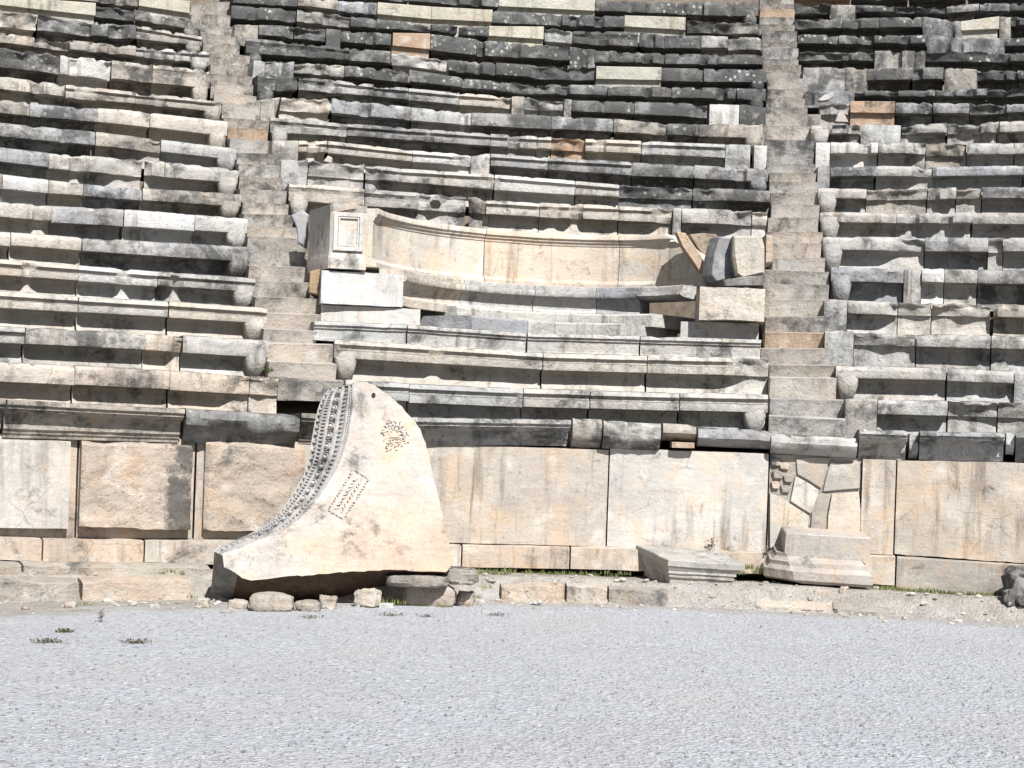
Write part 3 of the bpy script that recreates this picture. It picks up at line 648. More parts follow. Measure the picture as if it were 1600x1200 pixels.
# cornice
def cornice(x0, x1, yt, yb, r, ch, lab, kind='m', al=.5, amp=.008):
    A, B = on_cyl(x0, yt[0], r), on_cyl(x1, yt[1], r); ha = A.z-on_cyl(x0, yb[0], r+.15).z; hb = B.z-on_cyl(x1, yb[1], r+.15).z
    ax = (B-A).normalized(); A = A+ax*.004; B = B-ax*.004; D = .95; seed = random.uniform(0, 50)
    def prof(t, H, s, Ln):
        if kind == 'm':
            return [(-D, 0), (-.3, 0), (-.02, 0), (0, -.008), (0, -.045), (-.028, -.052), (-.028, -.080), (-.050, -.086), (-.054, -.105), (-.11, -.112), (-.150, -.128),
                    (-.160, -.15), (-.165, -.19), (-.17, -H*.76), (-.19, -H*.79), (-.20, -H*.88), (-.215, -H*.9), (-.22, -H), (-D+.1, -H)]
        if kind == 'b':
            e = noise.noise(Vector((s*3, seed, 0)))*.05
            return [(-D, 0), (-.3, 0), (-.06, -.005), (-.02+e, -.04), (-.01+e, -.09), (-.05+e, -.16), (-.12, -.20), (-.16, -H*.75), (-.2, -H*.9), (-.22, -H), (-D+.1, -H)]
        return [(-D, 0), (-.3, 0), (-.05, 0), (-.02, -.02), (-.0, -.06), (-.0, -H*.55), (-.03, -H*.7), (-.10, -H*.85), (-.14, -H*.97), (-.2, -H), (-D+.1, -H)]
    v, f = sweep(A, B, ha, hb, prof, .04, rough_warp(seed, amp, .03))
    mid = (A+B)/2; mid.z -= ha; c = colour(ch)
    o = link('cornice_block', [p-mid for p in v], f, STONE, None, (*c[:3], al)); o.location = mid
    tag(o, lab, 'cornice block', 'cornice blocks crowning the podium wall')
cornice(-90, 10, (618, 624), (680, 684), 13.05, 'B', 'dark moulded cornice block at the far left edge', al=.55)
cornice(11, 290, (624, 639), (684, 692), 13.06, 'B', 'long moulded cornice block with bright worn top, left section', al=.42)
cornice(291, 470, (637, 648), (692, 697), 13.07, 'D', 'black broken cornice block with its moulding knocked off', 'b', al=.46, amp=.032)
cornice(471, 600, (645, 652), (694, 697), 13.10, 'B', 'cornice block hidden behind the gable top', al=.36)
cornice(600, 893, (651, 656), (694, 697), 13.08, 'G', 'long crisp moulded cornice block right of the gable', al=.36)
cornice(895, 942, (653, 655), (700, 702), 13.17, 'B', 'small upright lump of cornice, left of the two lumps', 'p', al=.45, amp=.018)
cornice(943, 1034, (657, 662), (701, 706), 13.14, 'G', 'squarish lump of cornice, right of the two lumps', 'p', al=.55, amp=.02)
cornice(1036, 1089, (661, 664), (688, 690), 13.25, 'B', 'small brown filler block between cornice pieces', 'p', al=.2, amp=.012)
cornice(1091, 1216, (666, 674), (697, 703), 13.21, 'S', 'flat slate-grey rough slab laid on the wall', 'p', al=.12, amp=.02)
cornice(1205, 1341, (677, 684), (708, 712), 13.16, 'G', 'worn grey cornice slab at the foot of the right stairway', 'b', al=.3, amp=.012)
cornice(1343, 1419, (670, 673), (717, 719), 13.10, 'G', 'short crisp moulded cornice block right of the stairway', al=.36)
cornice(1421, 1436, (677, 677), (718, 718), 13.2, 'G', 'narrow recessed filler stone between moulded cornice blocks', 'p', al=.4)
cornice(1437, 1571, (673, 676), (724, 726), 13.08, 'G', 'moulded cornice block with dark underside near the right edge', al=.42)
cornice(1572, 1586, (676, 677), (710, 711), 13.15, 'G', 'narrow pale filler stone at the far right of the cornice', 'p', al=.3)
cornice(1587, 1700, (676, 680), (728, 732), 13.08, 'D', 'dark cornice block cut off by the right edge', al=.36)
wall_block('filler_brick', 1050, 1086, (690, 691), (699, 700), 13.17, .3, 'R', 'small reddish brick wedged under the brown filler block', 'brick', None, amp=.008, al=.0)

# ------------------------------------------------------------------ seat of honour (exedra)
rows = ROWS['middle']; y3 = rows[2][1]
def m3(x0, x1, ch, lab):
    A = on_cone(x0, interp(y3, x0), -.02); B = on_cone(x1, interp(y3, x1), -.02)
    ha = A.z-on_cone(x0, interp(rows[1][1], x0)).z; hb = B.z-on_cone(x1, interp(rows[1][1], x1)).z
    def prof(t, H, s, Ln):
        return [(-2.2, 0), (-.3, 0), (-.03, 0), (-.005, -.006), (0, -.02), (0, -.042), (-.02, -.048), (-.024, -.075), (-.042, -.08), (-.046, -H*.6), (-.046, -H*.86), (-.03, -H*.9), (-.03, -H-.01), (-2.0, -H-.01)]
    seed = random.uniform(0, 50); ax = (B-A).normalized()*.003
    v, f = sweep(A+ax, B-ax, ha, hb, prof, .05, rough_warp(seed, .008, .02))
    mid = (A+B)/2; mid.z -= ha
    o = link('step_block', [p-mid for p in v], f, STONE, None, colour(ch)); o.location = mid
    tag(o, lab, 'step block', 'moulded step blocks below the exedra')
m3(491, 636, 'G', 'left moulded step block below the exedra, beside the left stairway')
m3(637, 823, 'G', 'grimy moulded step block under the curved front of the exedra')
m3(825, 1000, 'G', 'moulded step block under the middle of the exedra bench')
m3(1001, 1190, 'G', 'right moulded step block below the exedra, ending at the stairway')
Z0 = 19.25
def zpx(x, y, z):                                           # point on the ray at given world height
    d = ray(x, y); return EY+d*((z-EYE)/d.z)
def world_box(a, b, zt, zb_, depth, name, ch, label, cat, group=None, amp=.01, m=MARB, al=.15, bev=.015):
    TL = Vector((a[0], a[1], zt)); TR = Vector((b[0], b[1], zt)); c = colour(ch)
    return boxy([TL, TR, Vector((b[0], b[1], zb_)), Vector((a[0], a[1], zb_))], depth, name, m, (*c[:3], al), label, cat, group, amp=amp, bev=bev, step=.05)
def px_box(x0, x1, yt, zt, zb_, depth, *a, **k):
    A = zpx(x0, yt[0], zt); B = zpx(x1, yt[1], zt)
    return world_box((A.x, A.y), (B.x, B.y), zt, zb_, depth, *a, **k)
zs3 = on_cone(800, interp(y3, 800)).z                      # top of the step under the exedra (2.93)
px_box(502, 657, (474, 481), 3.16, zs3-.02, 1.2, 'floor_block', 'W', 'long white block under the left arm of the exedra', 'stone block', 'end blocks of the exedra floor', al=.08)
px_box(1064, 1186, (500, 503), 3.16, zs3-.02, 1.2, 'floor_block', 'W', 'white block under the right arm of the exedra', 'stone block', 'end blocks of the exedra floor', al=.05)
px_box(503, 631, (420, 427), 3.53, 3.155, .95, 'arm_block', 'W', 'bright white arm block of the exedra, left of the curved bench', 'stone block', 'arm blocks of the exedra', al=.12)
px_box(1094, 1196, (446, 449), 3.53, 3.155, .95, 'arm_block', 'C', 'cream arm block of the exedra, right of the curved bench', 'stone block', 'arm blocks of the exedra', m=STONE, amp=.02, al=.03)
# curved pieces: arc in plan from left end to right end
EL = Vector((on_cyl(572, 400, 15.55).x, on_cyl(572, 400, 15.55).y)); 
def arc_pt(s):
    """plan curve of the back slab, s 0..1, left end to right end"""
    key = [(0, 572, 19.15), (.04, 585, 19.62), (.12, 620, 20.15), (.25, 690, 20.75), (.42, 785, 21.15), (.6, 880, 21.3), (.78, 975, 21.2), (.9, 1045, 20.9), (1.0, 1108, 20.45)]
    for (a, xa, za), (b, xb, zb_) in zip(key, key[1:]):
        if s <= b: break
    # smooth interpolation (catmull-rom on neighbours)
    i = [k[0] for k in key].index(a); k0 = key[max(0, i-1)]; k3 = key[min(len(key)-1, i+2)]; t = (s-a)/(b-a)
    def cr_(p0, p1, p2, p3): return .5*(2*p1+(p2-p0)*t+(2*p0-5*p1+4*p2-p3)*t*t+(3*p1-p0-3*p2+p3)*t**3)
    x = cr_(k0[1], xa, xb, k3[1]); Z = cr_(k0[2], za, zb_, k3[2])
    return Vector(((x-800-.035*330)/F*Z, Z))
def arc_piece(name, s0, s1, prof, ztop, m, col, label, cat, group, amp=.005, off=0.0, topf=None, parent=None):
    """prof: (u, z) closed; u towards the inside of the curve"""
    n = max(4, int((s1-s0)*90)); v = []; f = []; k = len(prof)
    for i in range(n+1):
        s = s0+(s1-s0)*i/n; p = arc_pt(s); q = arc_pt(min(1, s+.01))-arc_pt(max(0, s-.01)); q.normalize(); o_ = Vector((q.y, -q.x))
        for (u, z) in prof:
            z2 = z
            if topf:
                z2 = topf(s, z)
                if z2 < z-.004: u = min(u, .0)
            P = Vector((p.x+o_.x*(u+off), p.y+o_.y*(u+off), z2)); e = amp*fr(P, 4)
            v.append(P+Vector((o_.x*e, o_.y*e, e*.5)))
    for i in range(n):
        for j in range(k): a = i*k+j; b = i*k+(j+1) % k; f.append((a, b, b+k, a+k))
    f.append(tuple(reversed(range(k)))); f.append(tuple(n*k+j for j in range(k)))
    mid = sum(v, Vector())/len(v); mid.z = min(p.z for p in v)
    o = link(name, [p-mid for p in v], f, m, parent, col); o.location = mid
    return tag(o, label, cat, group) if label else o
def back_prof():
    return [(-.30, 4.26), (.05, 4.26), (.06, 4.235), (.06, 4.20), (.04, 4.19), (.035, 4.165), (.015, 4.15), (.01, 4.125), (0, 4.12), (0, 4.0), (.0, 3.80), (.0, 3.705), (.02, 3.70), (.035, 3.67), (.05, 3.665), (.05, 3.61), (-.30, 3.61)]
def brk(s, z):                                              # diagonal break at the right end
    lim = 4.26 if s < .905 else 4.26-(s-.905)/.095*.60
    return min(z, max(lim+.03*noise.noise(Vector((s*60, 0, 0))), 3.62+(.001*z))) if s > .9 else z
for s0, s1, ch, lab in [(.035, .37, 'C', 'curved back slab of the exedra, left of three, with pale carved rim'), (.372, .765, 'P', 'curved back slab of the exedra, middle of three, with a rusty band'), (.767, 1.0, 'C', 'curved back slab of the exedra, right of three, broken diagonally')]:
    c = colour(ch, .02); arc_piece('back_slab', s0, s1, back_prof(), 4.26, SLABM, (c[0]*1.05, c[1]*1.05, c[2]*1.05, .04), lab, 'back slab', 'curved back slabs of the exedra', topf=brk if s1 == 1.0 else None)
def bench_prof():
    return [(-.15, 3.60), (.12, 3.60), (.14, 3.59), (.14, 3.545), (.16, 3.54), (.17, 3.535), (.175, 3.49), (.165, 3.47), (.13, 3.455), (.08, 3.42), (.055, 3.37), (.06, 3.32), (.1, 3.29), (.1, 3.2), (-.15, 3.2)]
for s0, s1, ch, lab in [(.04, .27, 'C', 'curved bench block of the exedra, first from its left arm'), (.272, .5, 'G', 'curved bench block of the exedra, second from its left arm'),
                        (.502, .71, 'G', 'curved bench block of the exedra, third from its left arm'), (.712, .86, 'S', 'curved bench block with a dark notch, third from the right'),
                        (.862, .985, 'G', 'last curved bench block beside the right arm, hollow below')]:
    c = colour(ch, .02); arc_piece('bench_block', s0, s1, bench_prof() if s0 < .8 else [(-.15, 3.60), (.12, 3.60), (.14, 3.59), (.14, 3.545), (.17, 3.535), (.175, 3.49), (.12, 3.465), (-.15, 3.44)], 3.6, STONE, (c[0]*1.1, c[1]*1.1, c[2]*1.1, .12), lab, 'bench block', 'curved bench blocks of the exedra', off=.22)
def foot_prof(zt, zb_): return [(-1.1, zt), (-.02, zt), (0, zt-.02), (0, zb_), (-1.1, zb_)]
for s0, s1, ch, lab in [(.16, .42, 'S', 'curved dark-streaked floor stone in front of the bench, left'), (.422, .66, 'G', 'curved pale floor stone in front of the bench, middle'), (.662, .91, 'G', 'curved grey floor stone in front of the bench, right')]:
    c = colour(ch, .02); arc_piece('floor_stone', s0, s1, foot_prof(3.13, 2.93), 3.13, STONE, (*c[:3], .15), lab, 'floor stone', 'curved floor stones of the exedra', off=.95)
c = colour('G', .02)
arc_piece('footrest', .22, .93, foot_prof(3.27, 3.12), 3.27, STONE, (c[0]*1.15, c[1]*1.15, c[2]*1.1, .05), 'long curved footrest step below the exedra bench', 'footrest', None, off=.50)
# left end pillar with a panelled front
def pillar():
    A = zpx(521, 322, 4.22); B = zpx(571, 325, 4.22); T = 4.22; Bt = 3.54
    ax = Vector((B.x-A.x, B.y-A.y, 0)); L_ = ax.length; dd = ax.normalized(); out = Vector((dd.y, -dd.x, 0))
    base = Vector(((A.x+B.x)/2, (A.y+B.y)/2, Bt))
    root = bpy.data.objects.new('end_pillar', None); C.objects.link(root); root.location = base
    tag(root, 'carved end pillar of the exedra with a panelled front and grey side', 'pillar')
    mb = MB(); hw = L_/2
    # shaft in plan: deeper than wide, left side flares out to the left going back
    plan = [(-hw, 0), (hw, 0), (hw, -.75), (-hw-.20, -.75), (-hw-.20, -.65), (-hw-.03, -.03)]
    lev = [(0, .025), (.12, .02), (.16, -.005), (.19, -.015), (.62, -.01), (.66, .01), (.70, .02)]
    v = []; f = []; n = len(plan)
    for (z, o_) in lev:
        for i, (x, u) in enumerate(plan):
            X = x+(o_ if x > 0 else -o_*.3); U = u+(o_ if u > -.5 else 0)
            zz = z
            if z > .5: zz = z-(.0 if x > 0 else .0)-( .10 if x < -hw-.2 else 0)+.02*noise.noise(Vector((x*9, u*9, z)))
            v.append(dd*X+out*U+Vector((0, 0, zz)))
    for j in range(len(lev)-1):
        for i in range(n): a = j*n+i; b = j*n+(i+1) % n; f.append((a, b, b+n, a+n))
    f.append(tuple(reversed(range(n)))); f.append(tuple(range((len(lev)-1)*n, len(lev)*n)))
    link('shaft', v, f, SLABM, root, (.56, .545, .51, .16), sharp=20)
    # raised frame round the sunk panel
    mb = MB()
    def bar(x0, x1, z0, z1, t):
        P = [(x0, z0), (x1, z0), (x1, z1), (x0, z1)]
        mb.add([dd*x+out*(.0)+Vector((0, 0, z)) for x, z in P]+[dd*x+out*t+Vector((0, 0, z)) for x, z in P], [(0, 1, 5, 4), (1, 2, 6, 5), (2, 3, 7, 6), (3, 0, 4, 7), (4, 5, 6, 7)])
    for (i, t) in ((0, .016), (1, .009)):
        a = hw-.012-.05*i; z0 = .20+.05*i; z1 = .62-.05*i; w_ = .045 if i == 0 else .018
        bar(-a, -a+w_, z0, z1, t); bar(a-w_, a, z0, z1, t); bar(-a+w_, a-w_, z0, z0+w_, t); bar(-a+w_, a-w_, z1-w_, z1, t)
    mb.build('panel_frame', MARB, root, (.62, .60, .56, .05), smooth=False)
    # broken brownish capital
    mb = MB(); v = []; ring = 14
    for j in range(6):
        z = .66+.016*j
        for i in range(ring):
            a = 2*math.pi*i/ring; rr = (1-.10*j)*(1+.14*noise.noise(Vector((a*2, z*8, 3))))
            X = math.cos(a)*(hw+.03)*rr*1.05; U = -.2+math.sin(a)*.24*rr
            v.append(dd*X+out*U+Vector((0, 0, z-.05*max(0, -X/hw)-.02*noise.noise(Vector((a*3, z, 9))))))
    f = [(j*ring+i, j*ring+(i+1) % ring, (j+1)*ring+(i+1) % ring, (j+1)*ring+i) for j in range(5) for i in range(ring)]
    f += [tuple(reversed(range(ring))), tuple(range(5*ring, 6*ring))]
    mb.add(v, f); mb.build('capital', RUST, root, (.46, .36, .27, .1))
pillar()
# right end: rubble core, split marble jamb, marble end block
def rock(name, c, size, m, col, label, cat, group=None, rough=.25, sub=3, rot=0.0, flat=None):
    mb = MB(); nu_, nv_ = 8*sub, 5*sub; v = []; seed = Vector((random.uniform(0, 99), 3, 1))
    def pt(d):
        # superellipsoid, noise-chipped
        e = .55; q = Vector((abs(d.x)**e*(1 if d.x > 0 else -1), abs(d.y)**e*(1 if d.y > 0 else -1), abs(d.z)**e*(1 if d.z > 0 else -1)))
        q *= 1+rough*fr(d+seed, 1.5)+rough*.3*fr(d+seed, 5)
        q = Vector((q.x*size[0]/2, q.y*size[1]/2, q.z*size[2]/2)); return Matrix.Rotation(rot, 3, 'Z')@q
    v = [pt(Vector((0, 0, 1)))]
    for j in range(1, nv_):
        a = math.pi*j/nv_
        for i in range(nu_): b = 2*math.pi*i/nu_; v.append(pt(Vector((math.sin(a)*math.cos(b), math.sin(a)*math.sin(b), math.cos(a)))))
    v.append(pt(Vector((0, 0, -1)))); f = []
    for i in range(nu_): f.append((0, 1+i, 1+(i+1) % nu_))
    for j in range(nv_-2):
        for i in range(nu_): a = 1+j*nu_+i; b = 1+j*nu_+(i+1) % nu_; f.append((a, a+nu_, b+nu_, b))
    k = 1+(nv_-2)*nu_
    for i in range(nu_): f.append((k+(i+1) % nu_, k+i, len(v)-1))
    base = Vector((c[0], c[1], c[2]-size[2]/2)); v = [q+Vector((0, 0, size[2]/2)) for q in v]
    o = link(name, v, f, m, None, col, sharp=30); o.location = base
    return tag(o, label, cat, group)
def px_poly(px, Z, th, name, m, col, label, cat, group=None, bev=.012, yaw=0.0):
    out = Vector((math.sin(yaw), -math.cos(yaw), 0)); xm = sum(p[0] for p in px)/len(px); ym = sum(p[1] for p in px)/len(px); Cn = at_depth(xm, ym, Z)
    pts = [EY+ray(x, y)*((Cn-EY).dot(out)/ray(x, y).dot(out)) for x, y in px]
    return prism(name, pts, out, th, m, col, label, cat, group, bev=bev)
px_poly([(1078, 366), (1100, 364), (1120, 366), (1122, 390), (1112, 412), (1104, 408), (1092, 390)], 20.9, .4, 'core_rubble', RUST, (.33, .27, .2, .35), 'brown pitted rubble core exposed beside the broken back slab', 'rubble')
px_poly([(1057, 362), (1071, 364), (1092, 394), (1113, 430), (1102, 437), (1084, 410), (1066, 384)], 20.42, .22, 'broken_edge', RUST, (.50, .39, .29, .05), 'orange-brown sloping broken edge at the right end of the exedra back', 'broken slab')
px_poly([(1124, 370), (1148, 373), (1146, 395), (1150, 432), (1120, 440), (1112, 430), (1116, 400)], 20.1, .25, 'marble_jamb', MARB, (.27, .28, .29, .15), 'smooth dark grey upright jamb piece right of the broken back slab', 'jamb', yaw=.35)
px_poly([(1146, 368), (1190, 368), (1195, 385), (1195, 428), (1160, 436), (1151, 430), (1145, 400)], 19.9, .5, 'end_block', STONE, (.52, .48, .42, .05), 'pale rough end block standing above the right arm of the exedra', 'stone block', bev=.03)
px_poly([(1130, 438), (1160, 432), (1194, 430), (1192, 446), (1165, 448), (1132, 447)], 19.75, .4, 'wedge_stone', STONE, (.24, .23, .22, .35), 'dark wedge stone squeezed under the pale rough end block', 'stone', bev=.02)
px_poly([(1197, 366), (1207, 368), (1209, 398), (1206, 412), (1196, 413)], 19.95, .4, 'filler_stone', RUST, (.50, .40, .31, .05), 'thin pinkish filler stone between pale end block and right stairway', 'stone', bev=.02)
px_poly([(484, 424), (500, 420), (503, 436), (500, 462), (482, 458)], 19.35, .4, 'filler_stone', RUST, (.40, .29, .18, .1), 'small brown filler stone between left stairway and white arm block', 'stone', bev=.015)
px_poly([(455, 336), (472, 328), (482, 335), (480, 360), (474, 385), (466, 380), (462, 355)], 19.95, .3, 'upright_slab', MARB, (.36, .37, .39, .1), 'thin bluish upright slab wedged left of the carved end pillar', 'slab', bev=.02)

# ------------------------------------------------------------------ carved gable fragment leaning on the wall
def gable():
    Zb = 15.75; lean = R(14); yaw = R(6)
    nrm = Vector((math.sin(yaw)*math.cos(lean), -math.cos(yaw)*math.cos(lean), math.sin(lean)))      # face normal: out and up
    P0 = at_depth(530, 897, Zb)
    def on(x, y, d=0.0):
        r_ = ray(x, y); P = P0-nrm*d
        return EY+r_*((P-EY).dot(nrm)/r_.dot(nrm))
    inner = [(552, 601), (552, 622), (550, 650), (545, 683), (536, 713), (519, 748), (498, 778), (471, 809), (437, 833), (402, 847), (368, 860), (348, 868)]
    outer = [(514, 608), (503, 624), (495, 647), (488, 683), (481, 725), (464, 762), (443, 793), (413, 822), (378, 841), (352, 851), (341, 856), (335, 862)]
    rest = [(350, 886), (357, 889), (366, 894), (378, 903), (392, 907), (443, 901), (480, 899), (522, 895), (560, 893), (607, 890), (660, 893), (697, 894), (704, 886), (707, 876), (693, 809), (681, 760), (669, 707), (662, 686),
            (657, 671), (645, 655), (628, 635), (612, 622), (594, 608), (584, 601), (573, 597), (560, 596)]
    rs = random.Random(4); rough_ = []
    for a, b in zip(rest, rest[1:]+[inner[0]]):
        rough_.append(a); nseg_ = int(math.hypot(a[0]-b[0], a[1]-b[1])/9)
        if a[1] > 884 and a[0] < 395: nseg_ = min(nseg_, 1)
        for q in range(1, nseg_+1):
            t_ = q/(nseg_+1); rough_.append((a[0]+(b[0]-a[0])*t_+rs.uniform(-1.1, 1.1), a[1]+(b[1]-a[1])*t_+rs.uniform(-1.0, 1.0)))
    rest = rough_
    root = bpy.data.objects.new('gable_fragment', None); C.objects.link(root)
    mid = on(520, 897); mid.z = ground_z(mid.x, mid.y); root.location = mid
    tag(root, 'huge white carved gable fragment with concave ornamented edge leaning on the wall', 'carved fragment')
    TH = .50
    # body
    front = [on(*p) for p in inner]+[on(*p) for p in rest]
    depth_o = .30
    back_px = [((x*.0+ox), oy) for (x, y), (ox, oy) in zip(inner, outer)]
    back = [on(ox, oy, depth_o) for ox, oy in outer]
    rest_b = []
    for i, (x, y) in enumerate(rest):
        p = on(x, y)
        q = p-nrm*TH
        if y > 868 and x < 720:
            k_ = max(0, min(1, (640-x)/120)); q = q+Vector((-.14*max(0, min(1, (392-x)/40)), 0, -.15*k_-.02*rs.random()))
        rest_b.append(q)
    n = len(front); v = list(front); f = []
    # densify front with a triangulated fan replaced by rings towards a centre line for gentle unevenness
    v2 = back+rest_b
    v += v2
    sidef = [(i, (i+1) % n, n+(i+1) % n, n+i) for i in range(n) if not (i < len(inner)-1)]; ns_ = len(sidef)
    f = [tuple(range(n))]+sidef
    # close the hidden back
    deep = [on(ox, oy, depth_o)-nrm*(TH-depth_o) for ox, oy in outer]; b0 = len(v); v += deep; ni = len(inner)
    f += [(n+i, n+i+1, b0+i+1, b0+i) for i in range(ni-1)]
    f += [(n+ni-1, n+ni, b0+ni-1), (n+n-1, n, b0)]
    f.append(tuple([b0+i for i in range(ni)]+[n+ni+i for i in range(len(rest))])[::-1])
    o = link('body', [p-mid for p in v], f, GABLE, root, (.53, .485, .435, .0), sharp=25)
    o.data.materials.append(UNDERSIDE); o.data.materials.append(END_FACE)  # underside and left end carry their shade in the colour
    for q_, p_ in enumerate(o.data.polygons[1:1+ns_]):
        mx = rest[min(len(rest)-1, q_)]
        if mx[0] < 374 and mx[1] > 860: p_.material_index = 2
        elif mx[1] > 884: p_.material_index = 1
    # ---- mouldings lofted between inner and outer curve
    def cr_(pts, t):
        m_ = len(pts)-1; x = t*m_; i = min(m_-1, int(x)); u = x-i
        p = [pts[max(0, i-1)], pts[i], pts[i+1], pts[min(m_, i+2)]]
        g = lambda k: .5*(2*p[1][k]+(p[2][k]-p[0][k])*u+(2*p[0][k]-5*p[1][k]+4*p[2][k]-p[3][k])*u*u+(3*p[1][k]-p[0][k]-3*p[2][k]+p[3][k])*u**3)
        return (g(0), g(1))
    # arc length param on inner
    samp = [cr_(inner, i/400) for i in range(401)]; cum = [0]
    for a, b in zip(samp, samp[1:]): cum.append(cum[-1]+math.hypot(a[0]-b[0], a[1]-b[1]))
    def tt(s):
        q = s*cum[-1]
        for i in range(400):
            if cum[i+1] >= q: return (i+(q-cum[i])/max(1e-6, cum[i+1]-cum[i]))/400
        return 1
    def S(s, a, h=0.0):
        """s along the curve, a across (0 face edge, 1 outer rim), h relief"""
        t = tt(min(1, max(0, s))); pi, po = cr_(inner, t), cr_(outer, t)
        A = on(*pi); B = on(*po, depth_o); P = A+(B-A)*a
        t2 = tt(min(1, s+.01)); t1 = tt(max(0, s-.01)); T = on(*cr_(inner, t2))-on(*cr_(inner, t1)); N = (B-A).cross(T).normalized()
        if N.dot(nrm) < 0: N = -N
        return P+N*h, T.normalized(), (B-A), N
    prof = [(0, 0), (.03, .008), (.05, -.012), (.13, -.012), (.15, .006), (.18, .006), (.20, -.008), (.36, -.02), (.38, .012), (.42, .012), (.44, -.012), (.62, -.012), (.64, .014), (.68, .014), (.70, -.008), (.78, -.008), (.80, .012), (.84, .012), (.86, -.02), (.97, -.02), (.985, .01), (1.0, .0), (1.0, -.05), (0, -.05)]
    v = []; f = []; ns = 110; k = len(prof)
    for i in range(ns+1):
        for (a, h) in prof: v.append(S(i/ns, a, h)[0]-mid)
    for i in range(ns):
        for j in range(k): a = i*k+j; b = i*k+(j+1) % k; f.append((a, b, b+k, a+k))
    f.append(tuple(reversed(range(k)))); f.append(tuple(ns*k+j for j in range(k)))
    mo = link('moulding', v, f, MARB, root, (.47, .465, .45, .14), sharp=25)
    def basis(s, a, h, sx, sy, sz):
        P, T, X, N = S(s, a, h); X = (X-T*X.dot(T)).normalized(); N2 = T.cross(X)
        if N2.dot(N) < 0: N2 = -N2
        return Matrix(((T.x*sx, X.x*sy, N2.x*sz, P.x-mid.x), (T.y*sx, X.y*sy, N2.y*sz, P.y-mid.y), (T.z*sx, X.z*sy, N2.z*sz, P.z-mid.z), (0, 0, 0, 1)))
    def wid(s): return S(s, 0)[2].length
    mb = MB(); sp = .0095                                   # bead row next to the face
    s = .02
    while s < .98:
        mb.ell(basis(s, .09, -.004, .013, .012, .014), 6, 4); s += sp
    mb.build('bead_row', MARB, root, (.55, .54, .52, .05))
    mb = MB(); mt = MB(); s = .025                          # egg band
    while s < .975:
        w_ = wid(s)
        eg = MB(); eg.ell(basis(s, .53, .006, .020, .07*w_, .022), 8, 6); eo = eg.build('egg', MARB, mo, (.56, .55, .53, .05))
        # shell round the egg
        P, T, X, N = S(s, .53); pts = []
        for q in range(11):
            a = R(-20)+R(220)*q/10
            ds = math.cos(a)*.0125; da = -math.sin(a)*.095
            pts.append(S(s+ds, .53+da, .008)[0]-mid)
        for a_, b_ in zip(pts, pts[1:]):
            d = (b_-a_); Ld = d.length; d.normalize(); X_ = N.cross(d); w2 = .006
            mt.add([a_-X_*w2, a_+X_*w2, b_+X_*w2, b_-X_*w2, a_-X_*w2*.4+N*.016, a_+X_*w2*.4+N*.016, b_+X_*w2*.4+N*.016, b_-X_*w2*.4+N*.016],
                   [(0, 4, 7, 3), (1, 2, 6, 5), (4, 5, 6, 7), (0, 1, 5, 4), (3, 7, 6, 2)])
        mt.ell(basis(s+.0195, .53, .002, .005, .08*w_, .016), 5, 4)
        s += .039
    mt.build('dart_row', MARB, root, (.50, .49, .47, .08), smooth=False)
    mb = MB(); s = .015                                     # slanting leaves between the beads and the eggs
    while s < .985:
        P, T, X, N = S(s, .28, -.01)
        M = basis(s, .28, -.012, .011, .075*wid(s), .014); M = M@Matrix.Rotation(R(18), 4, 'Z'); mb.ell(M, 6, 4); s += .0185
    mb.build('leaf_band', MARB, root, (.50, .49, .475, .08))
    mb = MB(); s = .02                                      # dentils
    while s < .98:
        M = basis(s, .74, .002, .008, .05*wid(s), .014); mb.add([M@Vector((x, y, z)) for z in (-1, 1) for x, y in ((-1, -1), (1, -1), (1, 1), (-1, 1))], [(0, 1, 5, 4), (1, 2, 6, 5), (2, 3, 7, 6), (3, 0, 4, 7), (4, 5, 6, 7)]); s += .0135
    mb.build('dentil_row', MARB, root, (.46, .455, .44, .12), smooth=False)
    mb = MB(); s = .02; i = 0                               # outer pierced scroll
    while s < .62:
        a = .90+.03*(1 if i % 2 else -1); M = basis(s, a, -.008, .014, .05*wid(s), .02)@Matrix.Rotation(R(40 if i % 2 else -40), 4, 'Z'); mb.ell(M, 6, 4); s += .013; i += 1
    mb.build('scroll_band', MARB, root, (.44, .42, .39, .25))
    # ---- carved motifs on the face
    def mark(mb_, x, y, l, w_, ang, h, r=6):
        if r == 6 and random.random() < .16: return
        x += random.uniform(-.7, .7); y += random.uniform(-.7, .7); l *= random.uniform(.75, 1.35); w_ *= random.uniform(.9, 1.5); ang += random.uniform(-.25, .25)
        P = on(x, y)-mid; u = (on(x+1, y)-on(x, y)); vv = (on(x, y-1)-on(x, y)); ca, sa = math.cos(ang), math.sin(ang)
        U = (u*ca+vv*sa); V = (vv*ca-u*sa)
        mb_.ell(Matrix(((U.x*l, V.x*w_, nrm.x*h, P.x), (U.y*l, V.y*w_, nrm.y*h, P.y), (U.z*l, V.z*w_, nrm.z*h, P.z), (0, 0, 0, 1))), r, 4)
    rel = MB(); hol = MB()
    # tilted rectangular wreath panel
    cxp, cyp, ang = 545, 775, R(58); ca, sa = math.cos(ang), math.sin(ang)
    def loc(a, b): return (cxp+a*ca+b*sa, cyp-a*sa+b*ca)
    for i in range(15):
        a = -34+i*4.9
        for b in (-15, 13):
            x, y = loc(a, b); mark(hol, x-.8, y, 1.9, .9, ang+R(60 if b < 0 else -60), .004); x, y = loc(a+2.4, b); mark(rel, x, y, 2.4, 1.3, ang+R(45 if b < 0 else -45), .010)
    for i in range(9):
        a = -26+i*6.6
        for q in (-1, 1):
            x, y = loc(a, 4.2*q-1); mark(rel, x, y, 4.6, 1.7, ang+R(32*q), .014); x, y = loc(a+3.2, 4.2*q-1); mark(hol, x, y, 2.8, .8, ang+R(32*q), .004)
